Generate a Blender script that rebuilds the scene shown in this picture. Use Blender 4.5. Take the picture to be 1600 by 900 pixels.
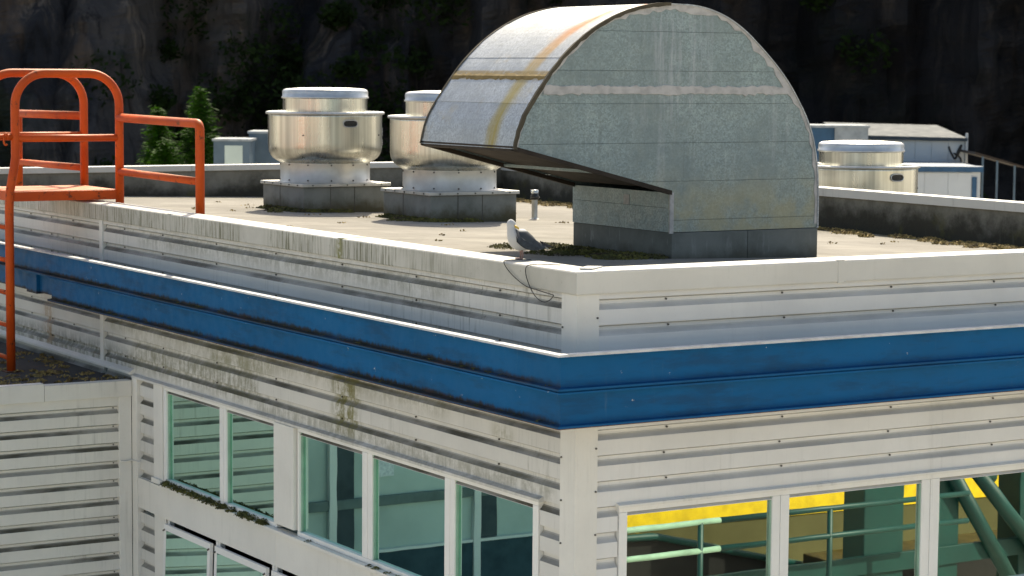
import bpy, bmesh, math, random
from mathutils import Vector, Matrix, noise
R_ = random.Random(7)
for o in list(bpy.data.objects): bpy.data.objects.remove(o)
S = bpy.context.scene
COL = S.collection
# ------------------------------------------------------------------ camera, light, exposure
cam = bpy.data.cameras.new('camera'); camo = bpy.data.objects.new('camera', cam); COL.objects.link(camo)
Rm = Matrix(((0.857, 0.041, -0.514), (-0.516, 0.083, -0.853), (0.008, 0.996, 0.092)))
camo.matrix_world = Matrix.Translation((-11.874, -18.486, 9.871)) @ Rm.to_quaternion().normalized().to_matrix().to_4x4()
cam.sensor_width = 36; cam.lens = 81.72; cam.clip_start = .5; cam.clip_end = 6000
cam.dof.use_dof = True; cam.dof.focus_distance = 26.0; cam.dof.aperture_fstop = 3.2
S.camera = camo
SUN = Vector((.60, .80, 1.0)).normalized()
w = bpy.data.worlds.new('World'); S.world = w; w.use_nodes = True
nt = w.node_tree; nt.nodes.clear()
sky = nt.nodes.new('ShaderNodeTexSky'); sky.sky_type = 'NISHITA'; sky.sun_disc = False
sky.sun_elevation = math.asin(SUN.z); sky.sun_rotation = math.atan2(SUN.x, SUN.y)
sky.air_density = 1.0; sky.dust_density = 3.0; sky.ozone_density = 1.0
bg = nt.nodes.new('ShaderNodeBackground'); bg.inputs[1].default_value = .13
wo = nt.nodes.new('ShaderNodeOutputWorld')
nt.links.new(sky.outputs[0], bg.inputs[0]); nt.links.new(bg.outputs[0], wo.inputs[0])
sl = bpy.data.lights.new('sun', 'SUN'); sl.energy = 4.1; sl.angle = math.radians(.5); sl.color = (1, .94, .82)
so = bpy.data.objects.new('sun', sl); COL.objects.link(so); so.location = (60, 80, 100)
so.rotation_euler = (-SUN).to_track_quat('-Z', 'Y').to_euler()
S.view_settings.view_transform = 'Standard'; S.view_settings.look = 'None'
S.view_settings.exposure = .84; S.view_settings.gamma = 1
S.view_settings.use_white_balance = True; S.view_settings.white_balance_temperature = 7150; S.view_settings.white_balance_tint = 8
S.render.engine = 'CYCLES'; S.cycles.max_bounces = 8; S.cycles.transparent_max_bounces = 12

# ------------------------------------------------------------------ material helpers
class NT:
    def __init__(s, name):
        s.m = bpy.data.materials.new(name); s.m.use_nodes = True; s.t = s.m.node_tree; s.t.nodes.clear()
        s.out = s.t.nodes.new('ShaderNodeOutputMaterial'); s.b = s.t.nodes.new('ShaderNodeBsdfPrincipled')
        s.t.links.new(s.b.outputs[0], s.out.inputs[0]); s._p = None
    def n(s, typ, **k):
        x = s.t.nodes.new('ShaderNode' + typ)
        for a, v in k.items(): setattr(x, a, v)
        return x
    def L(s, a, b): s.t.links.new(a, b)
    def setin(s, sock, v):
        if hasattr(v, 'is_linked') or isinstance(v, bpy.types.NodeSocket): s.L(v, sock)
        else: sock.default_value = v
    def pos(s):
        if s._p is None: s._p = s.n('NewGeometry')
        return s._p.outputs['Position']
    def nrm(s): s.pos(); return s._p.outputs['Normal']
    def sep(s, v):
        x = s.n('SeparateXYZ'); s.L(v, x.inputs[0]); return x.outputs
    def map(s, scale=(1, 1, 1), loc=(0, 0, 0), rot=(0, 0, 0), src=None):
        x = s.n('Mapping'); s.L(src or s.pos(), x.inputs[0])
        x.inputs['Scale'].default_value = scale; x.inputs['Location'].default_value = loc; x.inputs['Rotation'].default_value = rot
        return x.outputs[0]
    def noise(s, scale, detail=5, rough=.6, vec=None, dist=0):
        x = s.n('TexNoise'); s.L(vec or s.pos(), x.inputs['Vector'])
        x.inputs['Scale'].default_value = scale; x.inputs['Detail'].default_value = detail; x.inputs['Roughness'].default_value = rough
        x.inputs['Distortion'].default_value = dist
        return x.outputs['Fac']
    def vor(s, scale, vec=None, out='Color', feature='F1'):
        x = s.n('TexVoronoi', feature=feature); s.L(vec or s.pos(), x.inputs['Vector']); x.inputs['Scale'].default_value = scale
        return x.outputs[out]
    def ramp(s, f, a, b, lo=0., hi=1.):
        x = s.n('MapRange', interpolation_type='SMOOTHSTEP'); s.L(f, x.inputs['Value'])
        x.inputs['From Min'].default_value = a; x.inputs['From Max'].default_value = b
        x.inputs['To Min'].default_value = lo; x.inputs['To Max'].default_value = hi
        return x.outputs['Result']
    def math(s, op, a, b=0.):
        x = s.n('Math', operation=op); s.setin(x.inputs[0], a); s.setin(x.inputs[1], b); return x.outputs[0]
    def mix(s, f, a, b, blend='MIX'):
        x = s.n('MixRGB', blend_type=blend); s.setin(x.inputs[0], f)
        for i, v in ((1, a), (2, b)):
            if isinstance(v, tuple): x.inputs[i].default_value = (*v[:3], 1)
            else: s.L(v, x.inputs[i])
        return x.outputs[0]
    def box(s, lo, hi, soft=.15):
        """soft box mask in world space"""
        r = None; c = s.sep(s.pos())
        for i in range(3):
            if lo[i] is None: continue
            a = s.math('MULTIPLY', s.ramp(c[i], lo[i] - soft, lo[i] + soft), s.ramp(c[i], hi[i] - soft, hi[i] + soft, 1, 0))
            r = a if r is None else s.math('MULTIPLY', r, a)
        return r
    def bump(s, h, dist=.01, strength=.5):
        x = s.n('Bump'); x.inputs['Distance'].default_value = dist; x.inputs['Strength'].default_value = strength
        s.L(h, x.inputs['Height']); s.L(x.outputs[0], s.b.inputs['Normal'])
    def done(s, col, rough=.6, metal=0., spec=None):
        if isinstance(col, tuple): s.b.inputs['Base Color'].default_value = (*col[:3], 1)
        else: s.L(col, s.b.inputs['Base Color'])
        s.setin(s.b.inputs['Roughness'], rough); s.setin(s.b.inputs['Metallic'], metal)
        if spec is not None: s.b.inputs['Specular IOR Level'].default_value = spec
        return s.m
def plain(name, col, rough=.6, metal=0., var=.15, sc=3.):
    t = NT(name); f = t.noise(sc, 6)
    c2 = tuple(x * (1 - var * 2) for x in col)
    return t.done(t.mix(t.ramp(f, .35, .75), col, c2), t.ramp(f, .2, .8, rough - .08, rough + .1), metal)
def painted_white(name, base, algae, ledge, streak, patches=()):
    t = NT(name)
    c = t.mix(t.ramp(t.noise(.9, 5), .35, .7), base, tuple(x * .9 for x in base))
    c = t.mix(t.ramp(t.noise(26, 5, .7), .55, .8, 0, .22), c, (.42, .38, .31))
    st = t.noise(1, 5, .65, t.map((9, 9, .55)))
    area = t.ramp(t.noise(.55, 3, .5, t.map((1, 1, 1.6), (3, 1, 0))), .42, .66)
    c = t.mix(t.math('MULTIPLY', t.ramp(st, .52, .75, 0, streak), area), c, (.17, .16, .12))
    fine = t.noise(1, 5, .7, t.map((34, 34, 1.4)))
    c = t.mix(t.math('MULTIPLY', t.ramp(fine, .56, .72, 0, algae), area), c, (.075, .08, .035))
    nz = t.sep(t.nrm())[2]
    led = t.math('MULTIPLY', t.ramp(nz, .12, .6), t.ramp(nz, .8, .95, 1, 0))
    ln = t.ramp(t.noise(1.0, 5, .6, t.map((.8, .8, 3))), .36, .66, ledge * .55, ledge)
    c = t.mix(t.math('MULTIPLY', led, ln), c, (.065, .06, .04))  # dirt on the sloping ledges, deepened to paint in the rib shade
    for lo, hi, col, amt in patches:
        pm = t.math('MULTIPLY', t.box(lo, hi, .13), t.ramp(t.math('ADD', t.math('MULTIPLY', t.noise(5, 6, .8), .6), t.math('MULTIPLY', t.noise(1, 5, .7, t.map((14, 14, 2))), .4)), .40, .58, 0, amt))
        c = t.mix(pm, c, col)
    t.bump(t.noise(2.2, 3), .006, .35)
    return t.done(c, t.ramp(fine, .3, .7, .42, .6))
M = {}
W = (.72, .70, .655)
GRN = (.15, .135, .018)
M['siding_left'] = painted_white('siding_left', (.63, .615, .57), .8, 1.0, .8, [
    ((None, 4.55, 5.8), (None, 5.15, 6.5), GRN, .95), ((None, 1.2, 6.2), (None, 1.55, 6.32), GRN, .8),
    ((None, 7.2, 5.8), (None, 11.2, 6.2), (.12, .115, .045), .7), ((None, 6.8, 6.2), (None, 8.6, 6.36), (.15, .15, .04), .7), ((None, 2.5, 6.28), (None, 12.2, 6.52), (.14, .13, .05), .5), ((None, 11.2, 5.75), (None, 17, 6.02), (.07, .07, .025), .85), ((None, 2.5, 7.52), (None, 11, 7.72), (.12, .12, .07), .55), ((None, .4, 5.75), (None, 7.2, 5.86), (.10, .095, .035), .8), ((None, 14.4, 5.8), (None, 14.75, 6.45), (.30, .17, .06), .8)])
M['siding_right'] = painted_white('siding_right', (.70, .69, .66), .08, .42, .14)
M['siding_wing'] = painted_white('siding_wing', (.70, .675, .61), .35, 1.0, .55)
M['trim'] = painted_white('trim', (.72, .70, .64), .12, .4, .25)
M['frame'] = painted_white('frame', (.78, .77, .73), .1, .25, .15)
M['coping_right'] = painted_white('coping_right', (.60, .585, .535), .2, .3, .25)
t = NT('coping_left')   # algae runs down the coping face
c = t.mix(t.ramp(t.noise(1.2, 5), .35, .7), (.50, .485, .435), (.38, .37, .325))
area = t.math('MULTIPLY', t.ramp(t.noise(.8, 3, .5, t.map(loc=(0, 2, 0))), .33, .5), t.ramp(t.sep(t.pos())[1], 1.2, 4.5))
fine = t.noise(1, 6, .75, t.map((30, 30, 1.5)))
up = t.ramp(t.sep(t.nrm())[2], .3, .6, 1, .25)
c = t.mix(t.math('MULTIPLY', t.math('MULTIPLY', t.ramp(fine, .46, .60, 0, .9), area), up), c, (.10, .10, .045))
c = t.mix(t.math('MULTIPLY', t.box((None, 4.86, 7.7), (None, 5.0, 8.05), .06), t.ramp(t.noise(14, 4), .35, .55, 0, .9)), c, (.16, .16, .03))
c = t.mix(t.ramp(t.noise(18, 5, .7), .6, .72, 0, .5), c, (.2, .18, .12))
M['coping_left'] = t.done(c, .5)
t = NT('parapet')       # cement parapet face: dark biological growth rising from the roof
z = t.sep(t.pos())[2]
c = t.mix(t.ramp(t.noise(2.5, 6, .65), .35, .7), (.21, .20, .165), (.13, .122, .098))
hgt = t.math('ADD', z, t.math('MULTIPLY', t.math('SUBTRACT', t.noise(1.6, 5, .7), .5), -.9))
c = t.mix(t.ramp(hgt, 7.70, 8.08, .95, 0), c, (.025, .022, .012))
c = t.mix(t.math('MULTIPLY', t.ramp(t.noise(1.4, 4, .6, t.map(loc=(4, 0, 0))), .55, .68), t.ramp(z, 7.6, 8.05, .8, 0)), c, (.075, .07, .014))
c = t.mix(t.ramp(t.noise(1, 4, .6, t.map((12, 12, 1))), .6, .75, 0, .5), c, (.08, .075, .06))
t.bump(t.noise(14, 6), .02, .5); M['parapet'] = t.done(c, .9)
t = NT('roof_membrane')
p = t.sep(t.pos())
c = t.mix(t.ramp(t.noise(.5, 6, .65), .3, .72), (.225, .207, .175), (.155, .143, .120))
c = t.mix(t.ramp(t.noise(3.5, 7, .75), .52, .74, 0, .6), c, (.135, .115, .085))
c = t.mix(t.ramp(t.noise(.9, 5, .6, t.map(loc=(7, 3, 0))), .5, .62, 0, .55), c, (.27, .25, .21))
c = t.mix(t.ramp(t.noise(16, 6, .8), .62, .75, 0, .7), c, (.11, .09, .05))
c = t.mix(t.ramp(t.noise(1, 4, .6, t.map((.35, 3.2, 1))), .56, .7, 0, .6), c, (.12, .105, .08))
wv = t.math('ABSOLUTE', t.math('SUBTRACT', t.math('FRACT', t.math('ADD', t.math('DIVIDE', p[1], 1.02), t.math('MULTIPLY', t.noise(.8, 3), .05))), .5))
c = t.mix(t.math('MULTIPLY', t.ramp(wv, .0, .030, .85, 0), t.ramp(t.noise(2, 3), .35, .5)), c, (.12, .10, .07))
edge = t.math('MAXIMUM', t.ramp(p[0], 9.6, 10.4), t.ramp(p[1], 17.6, 18.9))
c = t.mix(t.math('MULTIPLY', edge, t.ramp(t.noise(2.6, 6, .7), .42, .62, 0, .9)), c, (.10, .085, .03))
t.bump(t.math('ADD', t.noise(2.2, 5), t.math('MULTIPLY', t.noise(30, 5), .25)), .03, .6)
M['roof'] = t.done(c, .92)
t = NT('bitumen'); c = t.mix(t.ramp(t.noise(1.6, 6, .7), .4, .7), (.03, .029, .028), (.012, .012, .013))
c = t.mix(t.ramp(t.noise(1.1, 4, .6, t.map(loc=(1, 7, 0))), .56, .7, 0, .8), c, (.07, .03, .018))
c = t.mix(t.ramp(t.noise(22, 5, .8), .66, .74, 0, .7), c, (.12, .11, .06)); t.bump(t.noise(9, 6), .03, .7); M['bitumen'] = t.done(c, .95)
def blue_paint(name, grime):
    t = NT(name)
    c = t.mix(t.ramp(t.noise(.7, 4), .35, .7), (.001, .098, .25), (.002, .084, .21))
    c = t.mix(t.ramp(t.noise(1, 5, .7, t.map((5, 5, .5))), .58, .8, 0, .3), c, (.02, .085, .20))
    c = t.mix(t.ramp(t.noise(7, 5, .75, t.map(loc=(9, 3, 2))), .685, .71, 0, .9), c, (.5, .5, .5))
    c = t.mix(t.ramp(t.noise(1, 6, .7, t.map((1.2, 1.2, 6), (4, 4, 1))), .46, .7, 0, .7), c, (.008, .055, .13))
    c = t.mix(t.ramp(t.noise(1, 5, .75, t.map((16, 16, .8), (6, 1, 1))), .62, .74, 0, .35), c, (.10, .16, .22))
    z = t.sep(t.pos())[2]
    for zb in (6.625, 6.975):
        m = t.math('ADD', t.math('SUBTRACT', z, zb), t.math('MULTIPLY', t.math('SUBTRACT', t.noise(1, 6, .8, t.map((9, 9, 3))), .5), .16))
        m = t.math('MULTIPLY', t.ramp(m, .015, .06, grime, 0), t.ramp(z, zb - .03, zb, 0, 1))
        g = t.mix(t.ramp(t.noise(3.1, 4), .5, .62), (.022, .022, .016), (.04, .026, .018))
        c = t.mix(t.math('MULTIPLY', m, t.ramp(t.noise(.6, 3, .5, t.map(loc=(0, 5, 0))), .3, .5, .45, 1)), c, g)
    t.bump(t.noise(3, 3), .006, .3)
    return t.done(c, t.ramp(t.noise(6, 4), .3, .7, .5, .65), spec=.12)
M['blue_left'] = blue_paint('blue_left', .95); M['blue_right'] = blue_paint('blue_right', .12)
M['cap_white'] = plain('cap_white', (.55, .56, .56), .5, sc=6)
M['rust_edge'] = plain('rust_edge', (.12, .045, .02), .85)
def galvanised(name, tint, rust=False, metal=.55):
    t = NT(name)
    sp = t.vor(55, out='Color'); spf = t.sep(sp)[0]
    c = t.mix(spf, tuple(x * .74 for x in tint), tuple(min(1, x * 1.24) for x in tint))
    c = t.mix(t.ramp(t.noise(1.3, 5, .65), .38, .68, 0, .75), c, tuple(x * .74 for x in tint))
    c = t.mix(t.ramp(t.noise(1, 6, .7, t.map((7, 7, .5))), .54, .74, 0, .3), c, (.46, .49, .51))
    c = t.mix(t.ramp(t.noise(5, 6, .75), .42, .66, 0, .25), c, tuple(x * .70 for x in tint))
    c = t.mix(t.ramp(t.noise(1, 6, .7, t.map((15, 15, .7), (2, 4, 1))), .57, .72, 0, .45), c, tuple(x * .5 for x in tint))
    if not rust:
        c = t.mix(t.math('MULTIPLY', t.math('MULTIPLY', t.ramp(t.sep(t.pos())[1], 4.0, 4.05, 1, 0), t.ramp(t.sep(t.pos())[2], 8.2, 8.9, 1, 0)), t.ramp(t.noise(2.3, 5), .38, .6, .2, .7)), c, (.35, .325, .20))
        c = t.mix(t.math('MULTIPLY', t.box((3.4, None, 9.3), (4.4, None, 10.6), .3), t.ramp(t.noise(1, 6, .75, t.map((16, 16, 1.2), (0, 9, 0))), .45, .7, 0, .5)), c, (.46, .48, .52))
    rough = t.ramp(t.noise(9, 5), .3, .7, .40, .6)
    if rust:
        p = t.sep(t.pos())
        yc = t.math('ADD', t.math('MULTIPLY', p[0], -.02), 4.72)
        # streak drifts away from the near edge on its way down the curve
        ctr = t.ramp(p[0], 1.6, 3.9, 4.50, 4.20)
        wob = t.math('MULTIPLY', t.math('SUBTRACT', t.noise(1.6, 3), .5), .18)
        dd = t.math('ABSOLUTE', t.math('ADD', t.math('SUBTRACT', p[1], ctr), wob))
        m = t.math('MULTIPLY', t.ramp(dd, .04, .20, 1, 0), t.ramp(t.noise(1, 5, .7, t.map((1.2, 18, 1.2))), .25, .6, .45, .95))
        m = t.math('MULTIPLY', m, t.ramp(p[0], 3.9, 4.6, 1, 0))
        col = t.mix(t.ramp(p[0], 1.9, 3.0), (.33, .26, .075), (.50, .17, .055))
        c = t.mix(m, c, col)
        band = t.math('MULTIPLY', t.box((2.08, None, 9.79), (2.19, None, 9.90), .015), t.ramp(t.noise(7, 5, .7), .3, .5, .4, .95))
        c = t.mix(band, c, (.26, .18, .06))
        c = t.mix(t.ramp(t.noise(1, 5, .7, t.map((2, 2, 2))), .55, .72, 0, .5), c, (.42, .34, .20))
        c = t.mix(t.ramp(t.noise(1, 5, .75, t.map((1.5, 26, 1.5))), .58, .72, 0, .5), c, (.60, .62, .64))
        rough = t.math('ADD', rough, t.math('MULTIPLY', m, .25))
        metal = t.math('SUBTRACT', metal, t.math('MULTIPLY', m, metal))
    t.bump(t.noise(1.1, 3), .03, .5)
    return t.done(c, rough, metal)
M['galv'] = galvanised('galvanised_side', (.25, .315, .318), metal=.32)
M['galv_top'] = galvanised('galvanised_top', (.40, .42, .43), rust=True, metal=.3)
M['putty'] = plain('putty', (.50, .48, .46), .8, sc=9)
M['putty_dark'] = plain('putty_dark', (.085, .07, .045), .9, sc=7); M['putty_ochre'] = plain('putty_ochre', (.22, .15, .05), .9, sc=7)
M['inner'] = plain('duct_inside', (.035, .024, .015), .85, sc=4)
t = NT('flashing'); c = t.mix(t.ramp(t.noise(1.4, 5, .65), .35, .7), (.155, .165, .150), (.095, .103, .092))
c = t.mix(t.math('MULTIPLY', t.ramp(t.noise(1, 5, .75, t.map((11, 11, 1.6))), .55, .68, 0, .55), t.box((None, 4, 7.7), (None, 6, 7.95), .1)), c, (.42, .44, .43))
c = t.mix(t.ramp(t.math('ADD', t.sep(t.pos())[2], t.math('MULTIPLY', t.noise(3, 5, .7), .3)), 7.80, 8.02, .9, 0), c, (.05, .05, .035))
M['flashing'] = t.done(c, .75)
t = NT('curb'); c = t.mix(t.ramp(t.noise(1.7, 5, .65), .35, .7), (.215, .22, .20), (.14, .147, .132))
c = t.mix(t.ramp(t.math('ADD', t.sep(t.pos())[2], t.math('MULTIPLY', t.noise(2.2, 5, .7), .45)), 7.92, 8.16, .93, 0), c, (.06, .05, .018))
M['curb'] = t.done(c, .8)
t = NT('spun_aluminium')
st = t.noise(1, 4, .7, t.map((26, 26, .25)))
c = t.mix(t.ramp(st, .3, .7), (.72, .725, .665), (.54, .54, .49))
c = t.mix(t.ramp(t.noise(1, 3, .5, t.map((3.6, 3.6, .05), (1, 5, 0))), .46, .6, 0, .55), c, (.34, .345, .31))  # broad dark bands painted in as reflections on the metal
c = t.mix(t.ramp(t.noise(2.2, 5, .65), .5, .75, 0, .35), c, (.48, .45, .38))
t.b.inputs['Anisotropic'].default_value = .5
M['alu'] = t.done(c, t.ramp(t.noise(1, 4, .6, t.map((4, 4, .4))), .3, .7, .24, .38), .97)
M['alu_soft'] = plain('aluminium_collar', (.62, .59, .53), .5, .6, var=.1)
M['alu_lid'] = plain('aluminium_lid', (.62, .62, .60), .42, .75)
M['alu_plate'] = plain('aluminium_plate', (.55, .54, .50), .5, .4)
M['black'] = plain('black_plastic', (.012, .012, .012), .5)
M['screw'] = plain('screw_head', (.10, .095, .085), .5, .5)
M['sticker'] = plain('sticker', (.75, .76, .78), .5, sc=20)
t = NT('orange_paint')
c = t.mix(t.ramp(t.noise(2, 4), .35, .7), (.56, .078, .008), (.44, .056, .008))
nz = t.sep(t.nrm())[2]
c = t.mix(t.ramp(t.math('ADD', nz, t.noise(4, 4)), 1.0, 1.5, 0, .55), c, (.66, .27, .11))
c = t.mix(t.ramp(t.noise(5, 7, .8), .57, .64, 0, .9), c, (.09, .03, .015))
M['orange'] = t.done(c, .55, spec=.25)
def glass(name, tr, gl, fac):
    t = NT(name); g = t.n('BsdfGlossy'); g.inputs[0].default_value = (*gl, 1); g.inputs['Roughness'].default_value = .0
    x = t.n('BsdfTransparent'); x.inputs[0].default_value = (*tr, 1); mx = t.n('MixShader')
    lw = t.n('LayerWeight'); lw.inputs[0].default_value = .25
    t.L(t.math('ADD', t.math('MULTIPLY', lw.outputs['Fresnel'], .6), fac), mx.inputs[0])
    b = t.n('Bump'); b.inputs['Distance'].default_value = .004; b.inputs['Strength'].default_value = .12 if gl[0] < .7 else .10
    t.L(t.noise(.8, 2), b.inputs['Height']); t.L(b.outputs[0], g.inputs['Normal'])
    t.L(x.outputs[0], mx.inputs[1]); t.L(g.outputs[0], mx.inputs[2]); t.L(mx.outputs[0], t.out.inputs[0]); return t.m
M['glass'] = glass('green_glass', (.42, .72, .60), (.64, .98, .86), .70)
M['glass_right'] = glass('clear_glass', (.36, .58, .48), (.86, .92, .86), .60)
M['room'] = plain('room_plaster', (.16, .20, .19), .9)
M['room_floor'] = plain('room_floor', (.05, .07, .08), .8)
M['rubber'] = plain('cable_rubber', (.015, .015, .016), .6)
t = NT('moss'); c = t.mix(t.ramp(t.noise(6, 4), .35, .65), (.13, .115, .02), (.05, .05, .012))
c = t.mix(t.ramp(t.noise(3, 3, .5, t.map(loc=(4, 4, 4))), .5, .65), c, (.045, .032, .016)); M['moss'] = t.done(c, .95)
t = NT('dead_leaves'); c = t.mix(t.ramp(t.noise(9, 4), .35, .65), (.34, .24, .07), (.12, .08, .03)); M['leaves'] = t.done(c, .9)
M['concrete'] = plain('concrete_ground', (.56, .52, .44), .9, var=.08, sc=.4)
t = NT('cliff_rock')
c = t.mix(t.ramp(t.noise(.10, 6, .65, t.map((1, 1, .45))), .36, .66), (.018, .020, .026), (.075, .068, .064))
c = t.mix(t.ramp(t.noise(1, 6, .75, t.map((.5, .5, .07))), .52, .72, 0, .9), c, (.19, .155, .125))
c = t.mix(t.ramp(t.noise(1, 5, .75, t.map((1.1, 1.1, .13), (3, 8, 0))), .54, .70, 0, .85), c, (.007, .007, .009))
crk = t.vor(1, t.map((.42, .42, .10), (2, 2, 2)), 'Distance', 'DISTANCE_TO_EDGE')
c = t.mix(t.math('MULTIPLY', t.ramp(crk, .0, .09, .6, 0), t.ramp(t.noise(.3, 4), .45, .6)), c, (.006, .006, .007))
c = t.mix(t.ramp(t.noise(1, 4, .6, t.map((.22, .22, .02), (6, 1, 0))), .52, .64, 0, .6), c, (.12, .085, .06))
c = t.mix(t.ramp(t.noise(.16, 5, .6, t.map(loc=(9, 2, 5))), .56, .7, 0, .6), c, (.036, .022, .014))
c = t.mix(t.ramp(t.noise(.11, 6, .7, t.map(loc=(1, 12, 4))), .54, .64, 0, .7), c, (.014, .022, .010))
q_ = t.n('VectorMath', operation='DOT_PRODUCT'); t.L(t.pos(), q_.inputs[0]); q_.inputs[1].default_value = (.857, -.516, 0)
c = t.mix(t.ramp(t.math('ADD', q_.outputs['Value'], t.math('MULTIPLY', t.noise(.08, 4), 22)), -4, 26, .0, .75), c, (.009, .009, .011))   # paler slab on the left, darker rock to the right
t.bump(t.noise(.55, 8, .7, t.map((1, 1, .35))), 1.2, .8); M['rock'] = t.done(c, .9, spec=.2)
def leafy(name, a, b):
    t = NT(name); c = t.mix(t.ramp(t.noise(.9, 4), .35, .65), a, b); t.done(c, .7, spec=.08)
    tr = t.n('BsdfTranslucent'); t.L(c, tr.inputs[0]); mx = t.n('MixShader'); mx.inputs[0].default_value = .35
    t.L(t.b.outputs[0], mx.inputs[1]); t.L(tr.outputs[0], mx.inputs[2]); t.L(mx.outputs[0], t.out.inputs[0]); return t.m
M['needles'] = leafy('conifer_needles', (.040, .115, .005), (.020, .065, .004))
M['ivy'] = leafy('cliff_leaves', (.022, .040, .008), (.012, .022, .006))
M['bark'] = plain('bark', (.05, .035, .025), .95)
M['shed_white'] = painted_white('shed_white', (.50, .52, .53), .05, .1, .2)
M['shed_blue'] = plain('shed_blue', (.012, .075, .16), .5)
M['blue_grey'] = plain('blue_grey_panel', (.085, .13, .17), .6, sc=1.)
M['grey_roof'] = plain('grey_roof', (.30, .33, .35), .7)
M['yellow'] = plain('yellow_paint', (.86, .60, .02), .6)
M['tan'] = plain('tan_concrete', (.105, .098, .036), .9, sc=.7)
M['green_steel'] = plain('green_steel', (.006, .060, .052), .5, sc=1.)
M['lit_green'] = plain('lit_green_steel', (.30, .48, .36), .5)  # green with sunlight on the rail and pane-edge reflection put into the colour
M['ghost'] = plain('grey_green_render', (.56, .64, .58), .9, sc=.3)

# ------------------------------------------------------------------ mesh helpers
class MB:
    def __init__(s): s.v = []; s.f = []; s.sm = []
    def add(s, vs, fs, smooth=False):
        k = len(s.v); s.v += [tuple(v) for v in vs]; s.f += [tuple(i + k for i in f) for f in fs]; s.sm += [smooth] * len(fs); return s
    def box(s, a, b):
        (x0, y0, z0), (x1, y1, z1) = a, b
        x0, x1 = min(x0, x1), max(x0, x1); y0, y1 = min(y0, y1), max(y0, y1); z0, z1 = min(z0, z1), max(z0, z1)
        return s.add([(x0, y0, z0), (x1, y0, z0), (x1, y1, z0), (x0, y1, z0), (x0, y0, z1), (x1, y0, z1), (x1, y1, z1), (x0, y1, z1)],
                     [(0, 3, 2, 1), (4, 5, 6, 7), (0, 1, 5, 4), (1, 2, 6, 5), (2, 3, 7, 6), (3, 0, 4, 7)])
    def prism(s, poly0, poly1, smooth=False):
        """two matching loops of points joined by sides and capped"""
        n = len(poly0)
        return s.add(list(poly0) + list(poly1), [tuple(range(n))[::-1], tuple(range(n, 2 * n))] + [(i, (i + 1) % n, n + (i + 1) % n, n + i) for i in range(n)], smooth)
    def tube(s, pts, r, n=12, cap=True):
        pts = [Vector(p) for p in pts]; rs = r if isinstance(r, (list, tuple)) else [r] * len(pts)
        T = [(pts[min(i + 1, len(pts) - 1)] - pts[max(i - 1, 0)]).normalized() for i in range(len(pts))]
        u = T[0].orthogonal().normalized(); vs = []
        for i, p in enumerate(pts):
            u = (u - T[i] * u.dot(T[i])).normalized(); v = T[i].cross(u)
            vs += [p + (u * math.cos(2 * math.pi * k / n) + v * math.sin(2 * math.pi * k / n)) * rs[i] for k in range(n)]
        fs = [(i * n + k, i * n + (k + 1) % n, (i + 1) * n + (k + 1) % n, (i + 1) * n + k) for i in range(len(pts) - 1) for k in range(n)]
        s.add(vs, fs, True)
        if cap:
            m = len(s.v) - len(vs); s.f += [tuple(m + k for k in range(n))[::-1], tuple(m + (len(pts) - 1) * n + k for k in range(n))]; s.sm += [False, False]
        return s
    def lathe(s, prof, c=(0, 0, 0), n=64):
        vs = [(c[0] + r * math.cos(2 * math.pi * k / n), c[1] + r * math.sin(2 * math.pi * k / n), c[2] + z) for r, z in prof for k in range(n)]
        return s.add(vs, [(i * n + k, i * n + (k + 1) % n, (i + 1) * n + (k + 1) % n, (i + 1) * n + k) for i in range(len(prof) - 1) for k in range(n)], True)
    def mesh(s, name, m):
        me = bpy.data.meshes.new(name); me.from_pydata(s.v, [], s.f); me.polygons.foreach_set('use_smooth', s.sm); me.materials.append(M[m]); me.update(); return me
    def build(s, name, m, parent=None, bevel=0., **tags):
        me = s.mesh(name, m)
        if bevel:
            bm = bmesh.new(); bm.from_mesh(me); bmesh.ops.bevel(bm, geom=bm.edges[:] + bm.verts[:], offset=bevel, segments=2, affect='EDGES', profile=.5); bm.to_mesh(me); bm.free()
        return link(name, me, parent, **tags)
def link(name, me, parent=None, loc=None, **tags):
    o = bpy.data.objects.new(name, me); COL.objects.link(o)
    if parent: o.parent = parent
    if loc: o.location = loc
    for k, v in tags.items(): o[k] = v
    return o
def thing(name, label, cat, loc=(0, 0, 0), group=None):
    o = link(name, None, None, label=label, category=cat); o.empty_display_size = .2; o.location = loc
    if group: o['group'] = group
    return o
def copy_tree(o, parent=None):
    c = o.copy(); COL.objects.link(c); c.parent = parent
    for ch in list(o.children): copy_tree(ch, c)
    return c
def box(name, m, parent, a, b, bevel=0., **tags): return MB().box(a, b).build(name, m, parent, bevel, **tags)
def roof_z(x): return 7.80 - .025 * x

# ------------------------------------------------------------------ the setting
g = MB().add([(-3000, -3000, 0), (3000, -3000, 0), (3000, 3000, 0), (-3000, 3000, 0)], [(0, 1, 2, 3)]).build('ground', 'concrete', kind='structure')
FW = Vector((.516, .857, 0)); RT = Vector((.857, -.516, 0)); CP = Vector((-11.874, -18.486, 0))
def spot(px, depth):   # metres to the right of the view line, metres ahead
    return CP + FW * depth + RT * px
NU, NV = 260, 110
vs = []
for j in range(NV + 1):
    for i in range(NU + 1):
        u = -110 + 220 * i / NU; h = 34 * (j / NV) ** 1.1
        p = Vector((u * .06, h * .035, 3.1)); q = Vector((u * .28, h * .07, 9.))
        ridge = 9 * noise.noise(p) + 4.6 * noise.noise(q) + 2.6 * noise.noise(Vector((u * .9, h * .25, 1))) + 1.0 * noise.noise(Vector((u * 2.3, h * .9, 5)))
        butt = 11 * max(0, min(1, (-20 - .55 * h - u) / 12 + .55))
        d = 132 + .22 * h - ridge - butt
        c = spot(u, d); vs.append((c.x, c.y, h - .5))
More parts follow.
